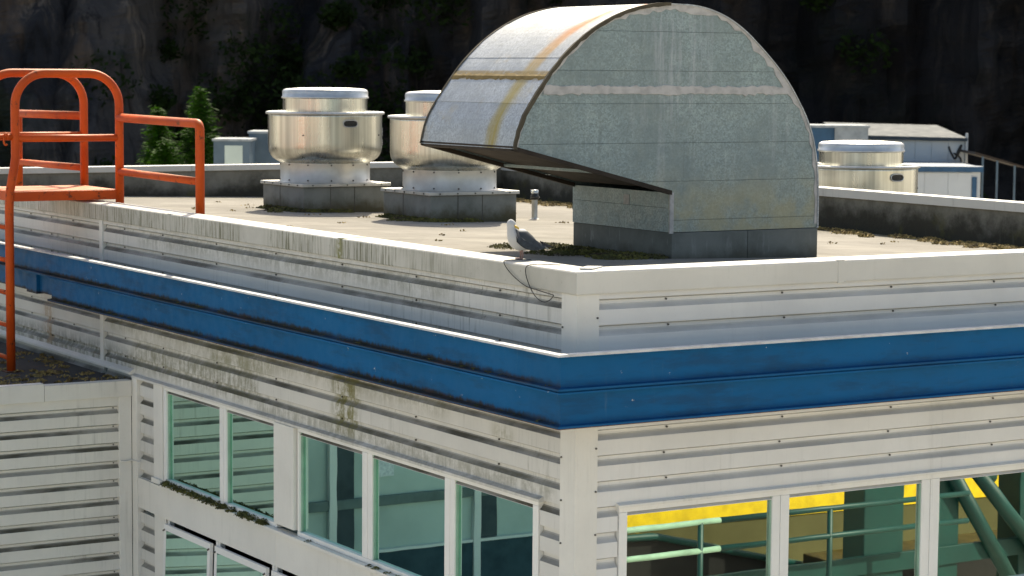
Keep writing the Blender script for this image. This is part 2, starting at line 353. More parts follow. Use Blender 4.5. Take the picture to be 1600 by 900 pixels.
fs = [(j * (NU + 1) + i, j * (NU + 1) + i + 1, (j + 1) * (NU + 1) + i + 1, (j + 1) * (NU + 1) + i) for j in range(NV) for i in range(NU)]
cl = MB().add(vs, fs); cl.sm = [False] * len(fs)
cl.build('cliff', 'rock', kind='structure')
def leaf_quads(mb, c, r, n, size, rnd, flat=1.):
    for _ in range(n):
        d = Vector((rnd.gauss(0, 1), rnd.gauss(0, 1), rnd.gauss(0, 1) * flat)).normalized() * r * rnd.random() ** .4
        d.z *= flat; p = Vector(c) + d
        a = Vector((rnd.uniform(-1, 1), rnd.uniform(-1, 1), rnd.uniform(-1, 1))).normalized(); b = a.orthogonal().normalized()
        s1 = size * rnd.uniform(.6, 1.3); a *= s1; b *= s1 * .6
        mb.add([p - a, p + b, p + a, p - b], [(0, 1, 2, 3)])
veg = MB()
for k in range(95):
    px = R_.gauss(-9, 9) if k < 75 else R_.uniform(-35, 35); h = R_.uniform(1, 24)
    ridge = 0
    base = spot(px, 0); bi = int((px + 110) / 220 * NU); bj = int((h / 34) ** .909 * NV)
    c = Vector(vs[bj * (NU + 1) + bi]) - FW * .4
    leaf_quads(veg, c, R_.uniform(1.0, 2.4), 260, .20, R_, .8)
veg.build('cliff_vegetation', 'ivy', kind='stuff', label='dark green scrub and ivy clinging to the shaded rock face', category='vegetation')
def conifer(px, depth, h, rad, label):
    b = spot(px, depth); t = thing('conifer_tree', label, 'tree', b, 'conifers below the cliff')
    MB().tube([(0, 0, -.1), (0, 0, h * .5), (0, 0, h * .97)], [.22, .13, .03], 8).build('trunk', 'bark', t)
    mb = MB(); rnd = random.Random(int(px * 10) + 5)
    for k in range(230):
        f = (k + .5) / 230; z = h * (.12 + .86 * f); L = rad * (1 - f) ** .8 * rnd.uniform(.65, 1.1) + .12; a = k * 2.399 + rnd.uniform(-.3, .3)
        for s in range(int(8 + L * 46)):
            q = rnd.random() ** .7; p = (math.cos(a) * L * q + rnd.gauss(0, .10), math.sin(a) * L * q + rnd.gauss(0, .10), z - .35 * L * q + .16 * L * q * q + rnd.gauss(0, .07))
            dv = Vector((math.cos(a + rnd.gauss(0, .7)), math.sin(a + rnd.gauss(0, .7)), rnd.uniform(-.5, .3))) * .13; sd = Vector((-math.sin(a), math.cos(a), rnd.uniform(-.6, .6))) * .045
            P = Vector(p); mb.add([P - dv, P + sd, P + dv, P - sd], [(0, 1, 2, 3)])
    mb.build('crown', 'needles', t)
conifer(-12.3, 92, 9.35, 2.5, 'tall pointed green conifer left of the blue-grey rooftop boxes')
conifer(-14.1, 93, 8.55, 2.1, 'shorter slim conifer to the left of the tall pointed one')
conifer(-13.4, 90, 7.3, 2.9, 'low bushy conifer in front of the two pointed ones')

# ------------------------------------------------------------------ main building
B = thing('office_building', 'white metal-clad building with a flat roof and blue beams around it', 'building')
XE, YE = 10.5, 19.0      # far ends
P = .252
def unit_profile(p=P):
    # (outward offset, z) of one rib, from its top edge down: flat face, undercut, valley, sloping ledge
    return [(0, 0), (0, -.57 * p), (-.072, -.575 * p), (-.072, -.575 * p - .014), (-.048, -.575 * p - .016)] + [(-.048 + .048 * (1 - math.cos(math.pi * .5 * q)), -(.72 + .265 * q) * p) for q in (0, .2, .4, .6, .8, 1)] + [(0, -p), (-.085, -p), (-.085, 0)]
BOARD = {}
def boards(parent, axis, plane, u0, u1, ztop, zbot, m, zmax=None, skip=None):
    """rows of ribbed cladding; axis 'x' = face looks to -y, axis 'y' = face looks to -x"""
    key = (axis, round(u1 - u0, 3), m)
    if key not in BOARD:
        pr = unit_profile(); L = u1 - u0
        if axis == 'x': a = [(0, -o, z) for o, z in pr]; b = [(L, -o, z) for o, z in pr]
        else: a = [(-o, L, z) for o, z in pr]; b = [(-o, 0, z) for o, z in pr]
        BOARD[key] = MB().prism(a, b).mesh('siding_board', m)
    z = ztop
    while z > zbot + .05:
        j = R_.uniform(-.0015, .0015)
        o = link('siding_board', BOARD[key], parent, (u0, plane + j, z) if axis == 'x' else (plane + j, u0, z))
        o.rotation_euler = (0, R_.uniform(-.0004, .0004), 0) if axis == 'x' else (R_.uniform(-.0004, .0004), 0, 0)
        z -= P
Z0 = 7.872
# backing walls, with openings for the window rows
mb = MB()
mb.box((.075, .3, 5.72), (.3, YE, 7.74)); mb.box((.075, .3, 2.6), (.3, .62, 5.72)); mb.box((.075, 10.2, 2.6), (.3, YE, 5.72))
mb.box((.075, .62, 3.95), (.3, 10.2, 4.40)); mb.box((.075, .3, 0), (.3, YE, 2.6)); mb.box((.075, 6.08, 4.40), (.3, 6.62, 5.72))
WL = mb.build('wall', 'room', B, label='weathered west wall of white ribbed cladding streaked with green algae')
mb = MB()
mb.box((.075, .075, 5.72), (XE, .3, 7.74)); mb.box((.075, .075, 0), (.48, .3, 5.72)); mb.box((.48, .075, 0), (XE, .3, 4.40)); mb.box((8.5, .075, 4.40), (XE, .3, 5.72))
mb.box((XE - .2, .3, 0), (XE, YE, 7.5)); mb.box((.3, YE - .2, 0), (XE - .2, YE, 7.5))
WR = mb.build('wall', 'room', B, label='clean south wall of white ribbed cladding')
boards(WL, 'y', 0, .262, 12.30, Z0, 5.74, 'siding_left')
boards(WL, 'y', 0, 12.44, 19.0, Z0, 5.80, 'siding_left')
boards(WL, 'y', 0, .262, .64, Z0 - P * 9, .2, 'siding_left')
boards(WL, 'y', 0, 10.46, 10.98, Z0 - P * 9, 4.35, 'siding_left')
boards(WL, 'y', 0, 10.46, 10.98, 3.86, .2, 'siding_left')
boards(WL, 'y', 0, .64, 10.46, 2.55, .1, 'siding_left')
boards(WR, 'x', 0, .243, XE, Z0, 5.74, 'siding_right')
boards(WR, 'x', 0, .243, .49, Z0 - P * 9, .1, 'siding_right')
boards(WR, 'x', 0, .49, XE, Z0 - P * 14, .1, 'siding_right')
boards(WR, 'x', 0, 8.52, XE, Z0 - P * 9, 4.5, 'siding_right')
# screw heads in the valleys
sc = MB()
def screw(mb, p, n, r=.011):
    n = Vector(n); u = n.orthogonal().normalized(); v = n.cross(u); p = Vector(p)
    a = [p + (u * math.cos(k) + v * math.sin(k)) * r for k in [i * math.pi / 3 for i in range(6)]]
    mb.prism(a, [q + n * .012 for q in a])
for k in range(8):
    z = Z0 - P * (k + .70)
    for i in range(8): screw(sc, (1.05 + i * 1.42 + .03 * (k % 2), .044, z), (0, -1, 0))
sc.build('screw_heads', 'screw', WR, kind='stuff')
sc = MB()
for k in range(8):
    z = Z0 - P * (k + .70)
    for i in range(14): screw(sc, (.044, 1.5 + i * 1.75 if i < 6 else 12.7 + (i - 6) * .9 if i > 6 else 11.6, z), (-1, 0, 0))
sc.build('screw_heads', 'screw', WL, kind='stuff')
# vertical trims
MB().prism([(-.010, -.010, 0.1), (.243, -.010, 0.1), (.243, .0, 0.1), (.002, .002, 0.1), (.0, .262, 0.1), (-.010, .262, 0.1)],
           [(-.010, -.010, 7.80), (.243, -.010, 7.80), (.243, .0, 7.80), (.002, .002, 7.80), (.0, .262, 7.80), (-.010, .262, 7.80)]).build('corner_trim', 'trim', B)
sc = MB()
for i in range(11):
    screw(sc, (.222, -.010, 7.55 - i * .42), (0, -1, 0), .010); screw(sc, (-.010, .235, 7.45 - i * .42), (-1, 0, 0), .010)
sc.build('screw_heads', 'screw', B, kind='stuff')
box('joint_trim', 'trim', B, (-.014, 12.31, 5.76), (.05, 12.43, 7.80), .004)
box('corner_post', 'trim', B, (-.05, 10.985, .1), (.05, 11.165, 5.72), .005)
# sloped ledge above the windows and over the wing roof
MB().prism([(-.012, .58, 5.745), (-.055, .58, 5.722), (-.055, .58, 5.695), (.03, .58, 5.695), (.03, .58, 5.745)], [(-.012, 11.17, 5.745), (-.055, 11.17, 5.722), (-.055, 11.17, 5.695), (.03, 11.17, 5.695), (.03, 11.17, 5.745)][:5]).build('window_head_flashing', 'siding_left', B)
MB().prism([(-.012, 11.18, 5.80), (-.07, 11.18, 5.765), (-.07, 11.18, 5.73), (.03, 11.18, 5.73), (.03, 11.18, 5.80)], [(-.012, 19, 5.80), (-.07, 19, 5.765), (-.07, 19, 5.73), (.03, 19, 5.73), (.03, 19, 5.80)]).build('base_flashing', 'trim', B)
MB().prism([(.47, -.012, 5.735), (.47, -.05, 5.718), (.47, -.05, 5.692), (.47, .03, 5.692), (.47, .03, 5.735)], [(XE, -.012, 5.735), (XE, -.05, 5.718), (XE, -.05, 5.692), (XE, .03, 5.692), (XE, .03, 5.735)]).build('window_head_flashing', 'trim', B)
# coping pieces: outer face, sloped top, inner drop
def coping(axis, u0, u1, m, ztop=8.0, face=.222, out=.03, width=.33, sgn=-1, base=0., mitre=0., inner=.16):
    pr = [(out - .006, ztop - face), (out, ztop - face + .012), (out, ztop - .012), (out - .012, ztop), (-width, ztop + .004), (-width, ztop - inner), (-width + .01, ztop - inner), (-width + .01, ztop - .02), (out - .02, ztop - .03)]
    def pt(u, o, z): return (u, base + sgn * o, z) if axis == 'x' else (base + sgn * o, u, z)
    a = [pt(u0 - (o if mitre else 0), o, z) for o, z in pr]; b = [pt(u1, o, z) for o, z in pr]
    return MB().prism(a, b).build('coping', m, B)
ys = [0, 4.925, 9.865, 14.8, 19.3]
for a, b in zip(ys, ys[1:]): coping('y', a + (.003 if a else 0), b - .003, 'coping_left', mitre=(a == 0))
xs = [0, 3.165, 8.1, 10.6]
for a, b in zip(xs, xs[1:]): coping('x', a + (.003 if a else 0), b - .003, 'coping_right', mitre=(a == 0))
for a in ys[1:-1]: box('coping_joint', 'coping_left', B, (-.036, a - .04, 7.772), (.30, a + .04, 8.008), .003)
for a in xs[1:-1]: box('coping_joint', 'coping_right', B, (a - .04, -.036, 7.772), (a + .04, .30, 8.008), .003)
MB().prism([(.34, .36, 8.005), (.12, .16, 8.006), (.22, .09, 8.006), (.46, .27, 8.005)], [(.34, .36, 8.018), (.12, .16, 8.020), (.22, .09, 8.020), (.46, .27, 8.018)]).build('coping_patch', 'coping_right', B)
# roof deck and parapets
MB().prism([(.25, .25, roof_z(.25)), (XE, .25, roof_z(XE)), (XE, YE, roof_z(XE)), (.25, YE, roof_z(.25))],
           [(.25, .25, 7.3), (XE, .25, 7.3), (XE, YE, 7.3), (.25, YE, 7.3)]).build('roof', 'roof', B)
MB().box((XE, -.02, 7.2), (XE + .24, YE + .24, 8.13)).build('parapet', 'parapet', B, .008)
MB().box((-.02, YE, 7.2), (XE - .002, YE + .24, 8.19)).build('parapet', 'parapet', B, .008)
MB().box((.28, .305, 7.3), (.31, YE - .002, 7.95)).build('parapet_lining', 'parapet', B)
MB().box((.312, .28, 7.3), (XE - .002, .31, 7.95)).build('parapet_lining', 'parapet', B)
for (a, b, za, zb) in ((-.03, 6.47, 8.145, 8.16), (6.475, 13.2, 8.16, 8.175), (13.205, 19.2, 8.175, 8.185)):
    MB().prism([(XE - .035, a, za - .125), (XE + .28, a, za - .125), (XE + .28, a, za), (XE - .035, a, za)], [(XE - .035, b, zb - .125), (XE + .28, b, zb - .125), (XE + .28, b, zb), (XE - .035, b, zb)]).build('coping', 'coping_right', B)
for a, b in ((-.1, 4.2), (4.205, 8.6), (8.605, 10.46)): box('coping', 'coping_right', B, (a, YE - .035, 8.135), (b, YE + .28, 8.235), .006)
# blue channel beams standing off the two walls
def beam(axis, z0, z1, u1, m, o0=.55):
    fl, tk, wb = .065, .018, .09
    pr = [(o0, z0), (o0, z0 + tk), (o0 - fl, z0 + tk + .008), (o0 - fl, z1 - tk - .008), (o0, z1 - tk), (o0, z1), (o0 - wb, z1), (o0 - wb, z0)]
    if axis == 'x': a = [(-o, -o, z) for o, z in pr]; b = [(u1, -o, z) for o, z in pr]
    else: a = [(-o, u1, z) for o, z in pr]; b = [(-o, -o, z) for o, z in pr]
    return MB().prism(a, b).build('channel_beam', m, B)
bu = beam('y', 6.955, 7.285, 19.2, 'blue_left'); bl = beam('y', 6.605, 6.940, 13.08, 'blue_left')
ru = beam('x', 6.955, 7.285, 11.0, 'blue_right'); rl = beam('x', 6.605, 6.940, 11.0, 'blue_right')
box('joint_plate', 'blue_left', B, (-.525, -.52, 6.935), (-.47, 19.2, 6.960)); box('joint_plate', 'blue_right', B, (-.515, -.525, 6.935), (11.0, -.47, 6.960))
for ax, m, e in (('y', 'cap_white', 19.2), ('x', 'cap_white', 11.0)):
    pr = [(.553, 7.272), (.553, 7.294), (.475, 7.296), (.475, 7.287), (.54, 7.2865), (.54, 7.272)]
    if ax == 'x': a = [(-o, -o, z) for o, z in pr]; b = [(e, -o, z) for o, z in pr]
    else: a = [(-o, e, z) for o, z in pr]; b = [(-o, -o, z) for o, z in pr]
    MB().prism(a, b).build('sunlit_cap', m, B)  # added pale strip, its colour stands for sun on the flange top
box('rust_strip', 'rust_edge', rl, (-.545, -.549, 6.597), (11.0, -.47, 6.604)); box('rust_strip', 'rust_edge', bl, (-.549, -.54, 6.597), (-.47, 13.08, 6.604))
for y in (3.1, 6.2, 9.3, 12.9): box('bracket', 'blue_left', B, (-.46, y - .04, 6.63), (.06, y + .04, 6.93))
for x in (2.0, 5.2, 8.4): box('bracket', 'blue_right', B, (x - .04, -.46, 6.63), (x + .04, .06, 6.93))
box('recessed_beam', 'blue_left', B, (-.36, 13.3, 6.64), (-.29, 19.2, 6.90)); box('end_plate', 'blue_left', B, (-.41, 13.92, 6.62), (-.28, 14.35, 6.93), .005)
box('drain_stub', 'rust_edge', B, (-.44, 13.1, 6.60), (-.06, 13.2, 6.64)); box('tag_plate', 'sticker', B, (-.372, 14.28, 6.83), (-.362, 14.42, 6.89))
# windows
def window(axis, label, us, u_end, z0, z1, gm, plane=0.):
    """us: list of (pane start, pane end)"""
    lo, hi = min(min(p) for p in us), max(max(p) for p in us)
    a, b = u_end
    def bx(u0, u1, zz0, zz1, o0, o1): return ((u0, plane - o1, zz0), (u1, plane - o0, zz1)) if axis == 'x' else ((plane - o1, u0, zz0), (plane - o0, u1, zz1))
    q = bx(a, b, z0 - .055, z0, -.09, .015); fr = box('window', 'frame', B, *q, .005, label=label)
    for (u0, u1, zz0, zz1) in ((a, b, z1, z1 + .05), (a, lo, z0 + .001, z1 - .001), (hi, b, z0 + .001, z1 - .001)):
        q = bx(u0, u1, zz0, zz1, -.09, .013); box('frame', 'frame', fr, *q, .004)
    su = sorted(us)
    for p, q2 in zip(su, su[1:]):
        mid = (p[1] + q2[0]) / 2
        q = bx(p[1], mid - .006, z0 + .001, z1 - .001, -.08, .006); box('mullion', 'frame', fr, *q, .005)
        q = bx(mid - .004, q2[0], z0 + .001, z1 - .001, -.08, .012); box('mullion', 'frame', fr, *q, .005)
    for u0, u1 in su:
        q = bx(u0 - .02, u1 + .02, z0 - .02, z1 + .02, -.046, -.040); box('pane', gm, fr, *q)
        for (x0, x1) in ((u0, u0 + .009), (u1 - .009, u1)):
            q = bx(x0, x1, z0 + .002, z1 - .002, -.039, -.012); box('gasket', 'lit_green', fr, *q)  # gasket strips coloured to paint the frame's reflection at the glass edge
    return fr
window('y', 'two-pane window nearest the wing, reflecting its cladding', [(8.315, 10.04), (6.67, 8.115)], (6.625, 10.14), 4.45, 5.645, 'glass')
window('y', 'three-pane window nearest the building corner', [(4.405, 6.01), (2.525, 4.175), (.755, 2.32)], (.65, 6.06), 4.45, 5.645, 'glass')
window('x', 'window row reflecting a yellow wall and green steelwork', [(.594, 2.362), (2.574, 4.334), (4.574, 6.33), (6.56, 8.40)], (.50, 8.50), 4.45, 5.640, 'glass_right')
box('window_post', 'trim', B, (-.06, 6.075, 4.46), (.06, 6.62, 5.69), .006)
box('window_jamb', 'trim', B, (-.025, 10.15, 4.40), (.05, 10.455, 5.69), .004)
box('jamb_foot', 'trim', B, (-.06, 10.16, 4.36), (.05, 10.47, 4.43), .006)
box('sill', 'trim', B, (-.085, .60, 4.345), (.05, 10.14, 4.392), .006)
for a, b in ((.60, 3.4), (3.404, 6.6), (6.604, 9.9), (9.904, 10.975)): box('fascia_panel', 'trim', B, (-.045, a, 3.93), (.05, b, 4.343), .004)
box('window_jamb', 'trim', B, (-.02, 10.06, .1), (.05, 10.455, 3.925), .004)
box('lower_wall', 'trim', B, (-.01, .64, 2.552), (.07, 10.06, 2.70), .003)
box('sill', 'trim', B, (.45, -.07, 4.345), (8.55, .05, 4.392), .005)
# lower row of open awning sashes
for y1, y0 in ((9.93, 8.42), (8.28, 6.75), (6.6, 5.1), (4.9, 3.4), (3.2, 1.7)):
    fr = box('window', 'frame', B, (-.02, y0 - .07, 2.70), (.05, y0, 3.92), .004, label='awning window swung open below the fascia')
    box('frame', 'frame', fr, (-.02, y1, 2.70), (.05, y1 + .06, 3.92), .004)
    A, Bt = Vector((-.10, 0, 3.885)), Vector((-.14, 0, 2.75)); dn = (Bt - A); nn = Vector((dn.z, 0, -dn.x)).normalized() * -.045
    def bar(f0, f1, ya, yb, m, nm, th=1.):
        p0, p1 = A + dn * f0, A + dn * f1; n2 = nn * th
        return MB().prism([(p0.x, ya, p0.z), (p1.x, ya, p1.z), (p1.x + n2.x, ya, p1.z + n2.z), (p0.x + n2.x, ya, p0.z + n2.z)], [(p0.x, yb, p0.z), (p1.x, yb, p1.z), (p1.x + n2.x, yb, p1.z + n2.z), (p0.x + n2.x, yb, p0.z + n2.z)]).build(nm, m, fr)
    bar(0, .075, y0, y1, 'frame', 'sash'); bar(.93, 1, y0, y1, 'frame', 'sash'); bar(.0751, .929, y1 - .09, y1, 'frame', 'sash'); bar(.0751, .929, y0, y0 + .09, 'frame', 'sash')
    bar(.07, .935, y0 + .08, y1 - .08, 'glass', 'pane', .3)
    for yy in (y0 + .03, y1 - .03):
        MB().tube([(.0, yy, 3.86), (-.13, yy, 3.80)], .012, 6).build('hinge_arm', 'screw', fr); MB().tube([(.02, yy, 3.1), (-.14, yy, 3.05)], .012, 6).build('hinge_arm', 'screw', fr)
# rooms behind the glass
box('floor_slab', 'room_floor', B, (.31, .31, 4.20), (XE - .21, YE - .21, 4.38)); box('floor_slab', 'room_floor', B, (.31, .31, 2.40), (XE - .21, YE - .21, 2.55))
box('ceiling', 'room', B, (.31, .31, 5.74), (XE - .21, YE - .21, 5.85))
box('partition', 'room', B, (4.2, 3.6, 4.39), (4.3, YE - .3, 5.73)); box('partition', 'room', B, (.35, 6.2, 4.39), (4.19, 6.3, 5.73)); box('partition', 'room_floor', B, (3.0, .35, 2.56), (3.1, YE - .3, 4.19))
for y in (1.9, 4.9): box('interior_column', 'frame', B, (.75, y, 4.39), (.9, y + .12, 5.73))
box('desk', 'room_floor', B, (.6, .6, 4.39), (1.5, 4.6, 4.85)); 

# ------------------------------------------------------------------ wing on the left
G = thing('building_wing', 'low white clad wing with a dark roof below the orange ladder', 'building', (0, 0, 0))
YW, XW = 11.18, -2.35
MB().box((XW, YW + .07, 0), (-.062, 19, 5.62)).build('wall', 'room', G); wf = G.children[0]
boards(wf, 'x', YW, XW + .2, -.22, 5.46, .1, 'siding_wing')
box('corner_trim', 'trim', G, (XW - .01, YW - .01, .1), (XW + .2, YW + .1, 5.45), .005)
box('corner_trim', 'trim', G, (-.235, YW - .018, .1), (-.056, YW + .06, 5.44), .005)
for a, b in ((XW - .03, -1.30), (-1.296, -.056)):
    box('coping', 'siding_wing', G, (a, YW - .04, 5.44), (b, YW + .12, 5.66 if b > -1 else 5.685), .006)
MB().box((XW, YW + .122, 5.60), (-.075, 19, 5.635)).build('roof', 'bitumen', G)
sc = MB()
for k in range(12): screw(sc, (-.30, YW + .044, 5.46 - P * (k + .70)), (0, -1, 0), .010)
sc.build('screw_heads', 'screw', wf, kind='stuff')
MB().tube([(-.215, YW - .02, 4.55), (-.14, YW - .05, 4.545), (-.06, YW - .03, 4.56), (-.05, YW - .3, 4.56)], .012, 6).build('strap', 'trim', G)

# ------------------------------------------------------------------ ventilation hood
H = thing('ventilation_hood', 'large galvanised gooseneck ventilation hood with a rust streak', 'ventilation hood', (4.95, 5.05, 7.65))
Hi = H.matrix_basis.inverted()
def hb(mb, name, m, parent=None, bevel=0., **tags):
    p = parent or H
    mb.v = [(x - 4.95, y - 5.05, z - 7.65) for x, y, z in mb.v]
    return mb.build(name, m, p, bevel, **tags)
Y0h, Y1h = 3.98, 6.13
ctrl = [(1.68, 9.02), (1.777, 9.34), (2.027, 9.715), (2.306, 10.049), (2.666, 10.344), (3.076, 10.556), (3.485, 10.667), (3.87, 10.695), (4.344, 10.645), (4.778, 10.468), (5.233, 10.117), (5.6, 9.727), (5.887, 9.254), (6.0, 8.855), (6.037, 8.45), (6.04, 8.012)]
arc = []
for i in range(len(ctrl) - 1):
    p0, p1, p2, p3 = [Vector(ctrl[max(0, min(len(ctrl) - 1, i + k))]) for k in (-1, 0, 1, 2)]
    for s in range(6):
        q = s / 6; arc.append(.5 * ((2 * p1) + (-p0 + p2) * q + (2 * p0 - 5 * p1 + 4 * p2 - p3) * q * q + (-p0 + 3 * p1 - 3 * p2 + p3) * q ** 3))
arc.append(Vector(ctrl[-1]))
top_i = max(range(len(arc)), key=lambda i: arc[i].y)
def interp(seq, z):
    for a, b in zip(seq, seq[1:]):
        if min(a.y, b.y) <= z <= max(a.y, b.y) and a.y != b.y: return a.x + (b.x - a.x) * (z - a.y) / (b.y - a.y)
    return seq[-1].x if abs(seq[-1].y - z) < abs(seq[0].y - z) else seq[0].x
def lft(z):
    if z < 8.48: return 3.85
    if z < 9.02: return 3.85 + (1.68 - 3.85) * (z - 8.48) / (9.02 - 8.48)
    return interp(arc[:top_i + 1], z)
def rgt(z): return interp(arc[top_i:], z)
seams = [8.012, 8.155, 8.616, 9.068, 9.527, 9.908, 10.364, arc[top_i].y - .002]
for side, (yo, dr) in enumerate(((Y0h, 1), (Y1h, -1))):
    for k, (za, zb) in enumerate(zip(seams, seams[1:])):
        za2 = za + .0035; zs = sorted(set([za2, zb] + [z for z in (8.48, 8.4801, 9.02) if za2 < z < zb] + [za2 + (zb - za2) * i / 10 for i in range(1, 10)]))
        pr = .003 * (k % 2); ed = .004
        loop = [(lft(z) + ed, z) for z in zs] + [(rgt(z) - ed, z) for z in reversed(zs)]
        tilt = lambda x: .0  
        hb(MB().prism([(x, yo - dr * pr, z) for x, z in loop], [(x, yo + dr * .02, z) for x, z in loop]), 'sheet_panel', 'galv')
# curved skin in lapped sheets
def arc_split(zl):
    return min(range(top_i + 1), key=lambda i: abs(arc[i].y - zl))
cuts = [0, arc_split(9.50), arc_split(9.87), arc_split(10.07), arc_split(10.45), top_i + 3, top_i + 16, top_i + 28, len(arc) - 1]
def nrm2(i):
    t_ = (arc[min(i + 1, len(arc) - 1)] - arc[max(i - 1, 0)]).normalized(); return Vector((-t_.y, t_.x))
for k, (a, b) in enumerate(zip(cuts, cuts[1:])):
    off = .004 * (k % 2) + .002; mb = MB(); ring = []
    idx = list(range(a, b + 1))
    for i in idx:
        n_ = nrm2(i); o = arc[i] + n_ * off; q = arc[i] - n_ * .012
        ring.append([(o.x, Y0h - .022, o.y), (o.x, Y1h + .022, o.y), (q.x, Y1h + .022, q.y), (q.x, Y0h - .022, q.y)])
    for r0, r1 in zip(ring, ring[1:]):
        for j in range(4): mb.add([r0[j], r0[(j + 1) % 4], r1[(j + 1) % 4], r1[j]], [(0, 1, 2, 3)], False)
    mb.add(ring[0], [(0, 1, 2, 3)]); mb.add(ring[-1], [(3, 2, 1, 0)])
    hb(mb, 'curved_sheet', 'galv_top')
# sealed seam across the curve and dark sealant along its edges
def sealant(name, m, pts, width, th, rnd):
    pass
rnd = random.Random(3)
mb = MB(); n0 = arc_split(9.83); ring = []
NS = 40
def onarc(f):  # f: float index
    i = int(f); q = f - i; return arc[i] * (1 - q) + arc[min(i + 1, len(arc) - 1)] * q, nrm2(i)
for s in range(NS + 1):
    y = Y0h + .02 + (Y1h - Y0h - .04) * s / NS; w0 = .5 + rnd.uniform(-.25, .35) + .3 * noise.noise(Vector((s * .3, 0, 0))); w1 = .45 + rnd.uniform(-.2, .3)
    (pa, na), (pb, nb) = onarc(n0 - w0), onarc(n0 + w1); pa = pa + na * .008; pb = pb + nb * .008; pm, nm = onarc(n0); pm = pm + nm * .016
    ring.append([(pa.x, y, pa.y), (pm.x, y, pm.y), (pb.x, y, pb.y)])
for r0, r1 in zip(ring, ring[1:]):
    for j in range(2): mb.add([r0[j], r0[j + 1], r1[j + 1], r1[j]], [(0, 1, 2, 3)])
hb(mb, 'seam_sealant', 'putty_ochre')
for yo, s_ in ((Y0h - .026, 1), (Y1h + .026, -1)):
    mb = MB(); ring = []
    for i in range(0, top_i + 1):
        n_ = nrm2(i); wd = .028 + rnd.uniform(-.006, .016); hh = arc[i] + n_ * .014; ll = arc[i] - n_ * (.022 + rnd.uniform(0, .02))
        ring.append([(hh.x, yo + s_ * wd, hh.y), (hh.x, yo, hh.y), (ll.x, yo, ll.y)])
    for r0, r1 in zip(ring, ring[1:]):
        for j in range(2): mb.add([r0[j], r0[j + 1], r1[j + 1], r1[j]], [(0, 1, 2, 3)])
    hb(mb, 'edge_sealant', 'putty_dark')
mb = MB(); ring = []     # pale putty on the near side, just inside the curve
for i in range(0, len(arc) - 1):
    n_ = nrm2(i); wd = (.055 + .045 * noise.noise(Vector((i * .21, 3, 0))) + rnd.uniform(-.016, .03)) * (1.2 if 30 < i < 70 else .8)
    a_, b_ = arc[i] - n_ * .004, arc[i] - n_ * max(.015, wd); ring.append([(a_.x, Y0h - .010, a_.y), (b_.x, Y0h - .009, b_.y), (b_.x, Y0h + .002, b_.y)])
for r0, r1 in zip(ring, ring[1:]):
    for j in range(2): mb.add([r0[j], r0[j + 1], r1[j + 1], r1[j]], [(0, 1, 2, 3)])
hb(mb, 'edge_putty', 'putty')
mb = MB(); ring = []     # ragged horizontal putty band
for i in range(81):
    x = lft(9.70) + .05 + (rgt(9.70) - lft(9.70) - .1) * i / 80
    hi = 9.735 + .02 * noise.noise(Vector((i * .3, 0, 0))) + rnd.uniform(-.008, .012); lo = 9.648 - .022 * noise.noise(Vector((i * .11, 5, 0))) - rnd.uniform(0, .02) - (.055 * rnd.random() if rnd.random() < .06 else 0)
    ring.append([(x, Y0h + .002, hi), (x, Y0h - .010, hi - .006), (x, Y0h - .011, lo + .004), (x, Y0h + .002, lo)])
for r0, r1 in zip(ring, ring[1:]):
    for j in range(3): mb.add([r0[j], r0[j + 1], r1[j + 1], r1[j]], [(0, 1, 2, 3)])
hb(mb, 'seam_putty', 'putty')
# duct below the mouth, mouth frame and curb
hb(MB().box((3.85, Y0h + .021, 8.30), (3.87, Y1h - .021, 8.48)), 'duct_panel', 'galv'); hb(MB().box((3.853, Y0h + .021, 8.012), (3.87, Y1h - .021, 8.296)), 'duct_panel', 'galv')
hb(MB().box((3.835, Y0h - .012, 8.0), (3.885, Y0h + .01, 8.485)), 'corner_flange', 'putty')
hb(MB().box((3.842, Y1h - 1.28 - .0, 8.30), (3.85, Y1h - 1.16 - .0, 8.42)), 'sealant_blob', 'putty', None)
mdir = Vector((3.85 - 1.68, 0, 8.48 - 9.02))
def mouth(f, y, dz=0.): return (1.68 + mdir.x * f, y, 9.02 + mdir.z * f + dz)
for ya, yb in ((Y0h - .024, Y0h + .05), (Y1h - .05, Y1h + .024)):
    hb(MB().prism([mouth(0, ya, -.02), mouth(1, ya, -.02), mouth(1, ya, .03), mouth(0, ya, .03)], [mouth(0, yb, -.02), mouth(1, yb, -.02), mouth(1, yb, .03), mouth(0, yb, .03)]), 'mouth_flange', 'inner')
hb(MB().prism([mouth(0, Y0h, -.025), mouth(.03, Y0h, -.025), mouth(.03, Y0h, .03), mouth(0, Y0h, .03)], [mouth(0, Y1h, -.025), mouth(.03, Y1h, -.025), mouth(.03, Y1h, .03), mouth(0, Y1h, .03)]), 'mouth_flange', 'inner')
hb(MB().prism([mouth(.52, Y0h + .05, -.012), mouth(.53, Y0h + .05, -.012), mouth(.53, Y0h + .05, .02), mouth(.52, Y0h + .05, .02)], [mouth(.52, Y1h - .05, -.012), mouth(.53, Y1h - .05, -.012), mouth(.53, Y1h - .05, .02), mouth(.52, Y1h - .05, .02)]), 'mouth_brace', 'galv')
hb(MB().prism([mouth(.03, Y0h + .06, .05), mouth(1, Y0h + .06, .05), mouth(1, Y0h + .06, .07), mouth(.03, Y0h + .06, .07)], [mouth(.03, Y1h - .06, .05), mouth(1, Y1h - .06, .05), mouth(1, Y1h - .06, .07), mouth(.03, Y1h - .06, .07)]), 'inlet_screen', 'inner')
hb(MB().box((3.868, Y0h - .004, 7.50), (4.98, Y1h + .004, 8.008)), 'curb', 'flashing', None, .006); hb(MB().box((4.984, Y0h - .006, 7.50), (6.045, Y1h + .006, 8.008)), 'curb', 'flashing', None, .006)

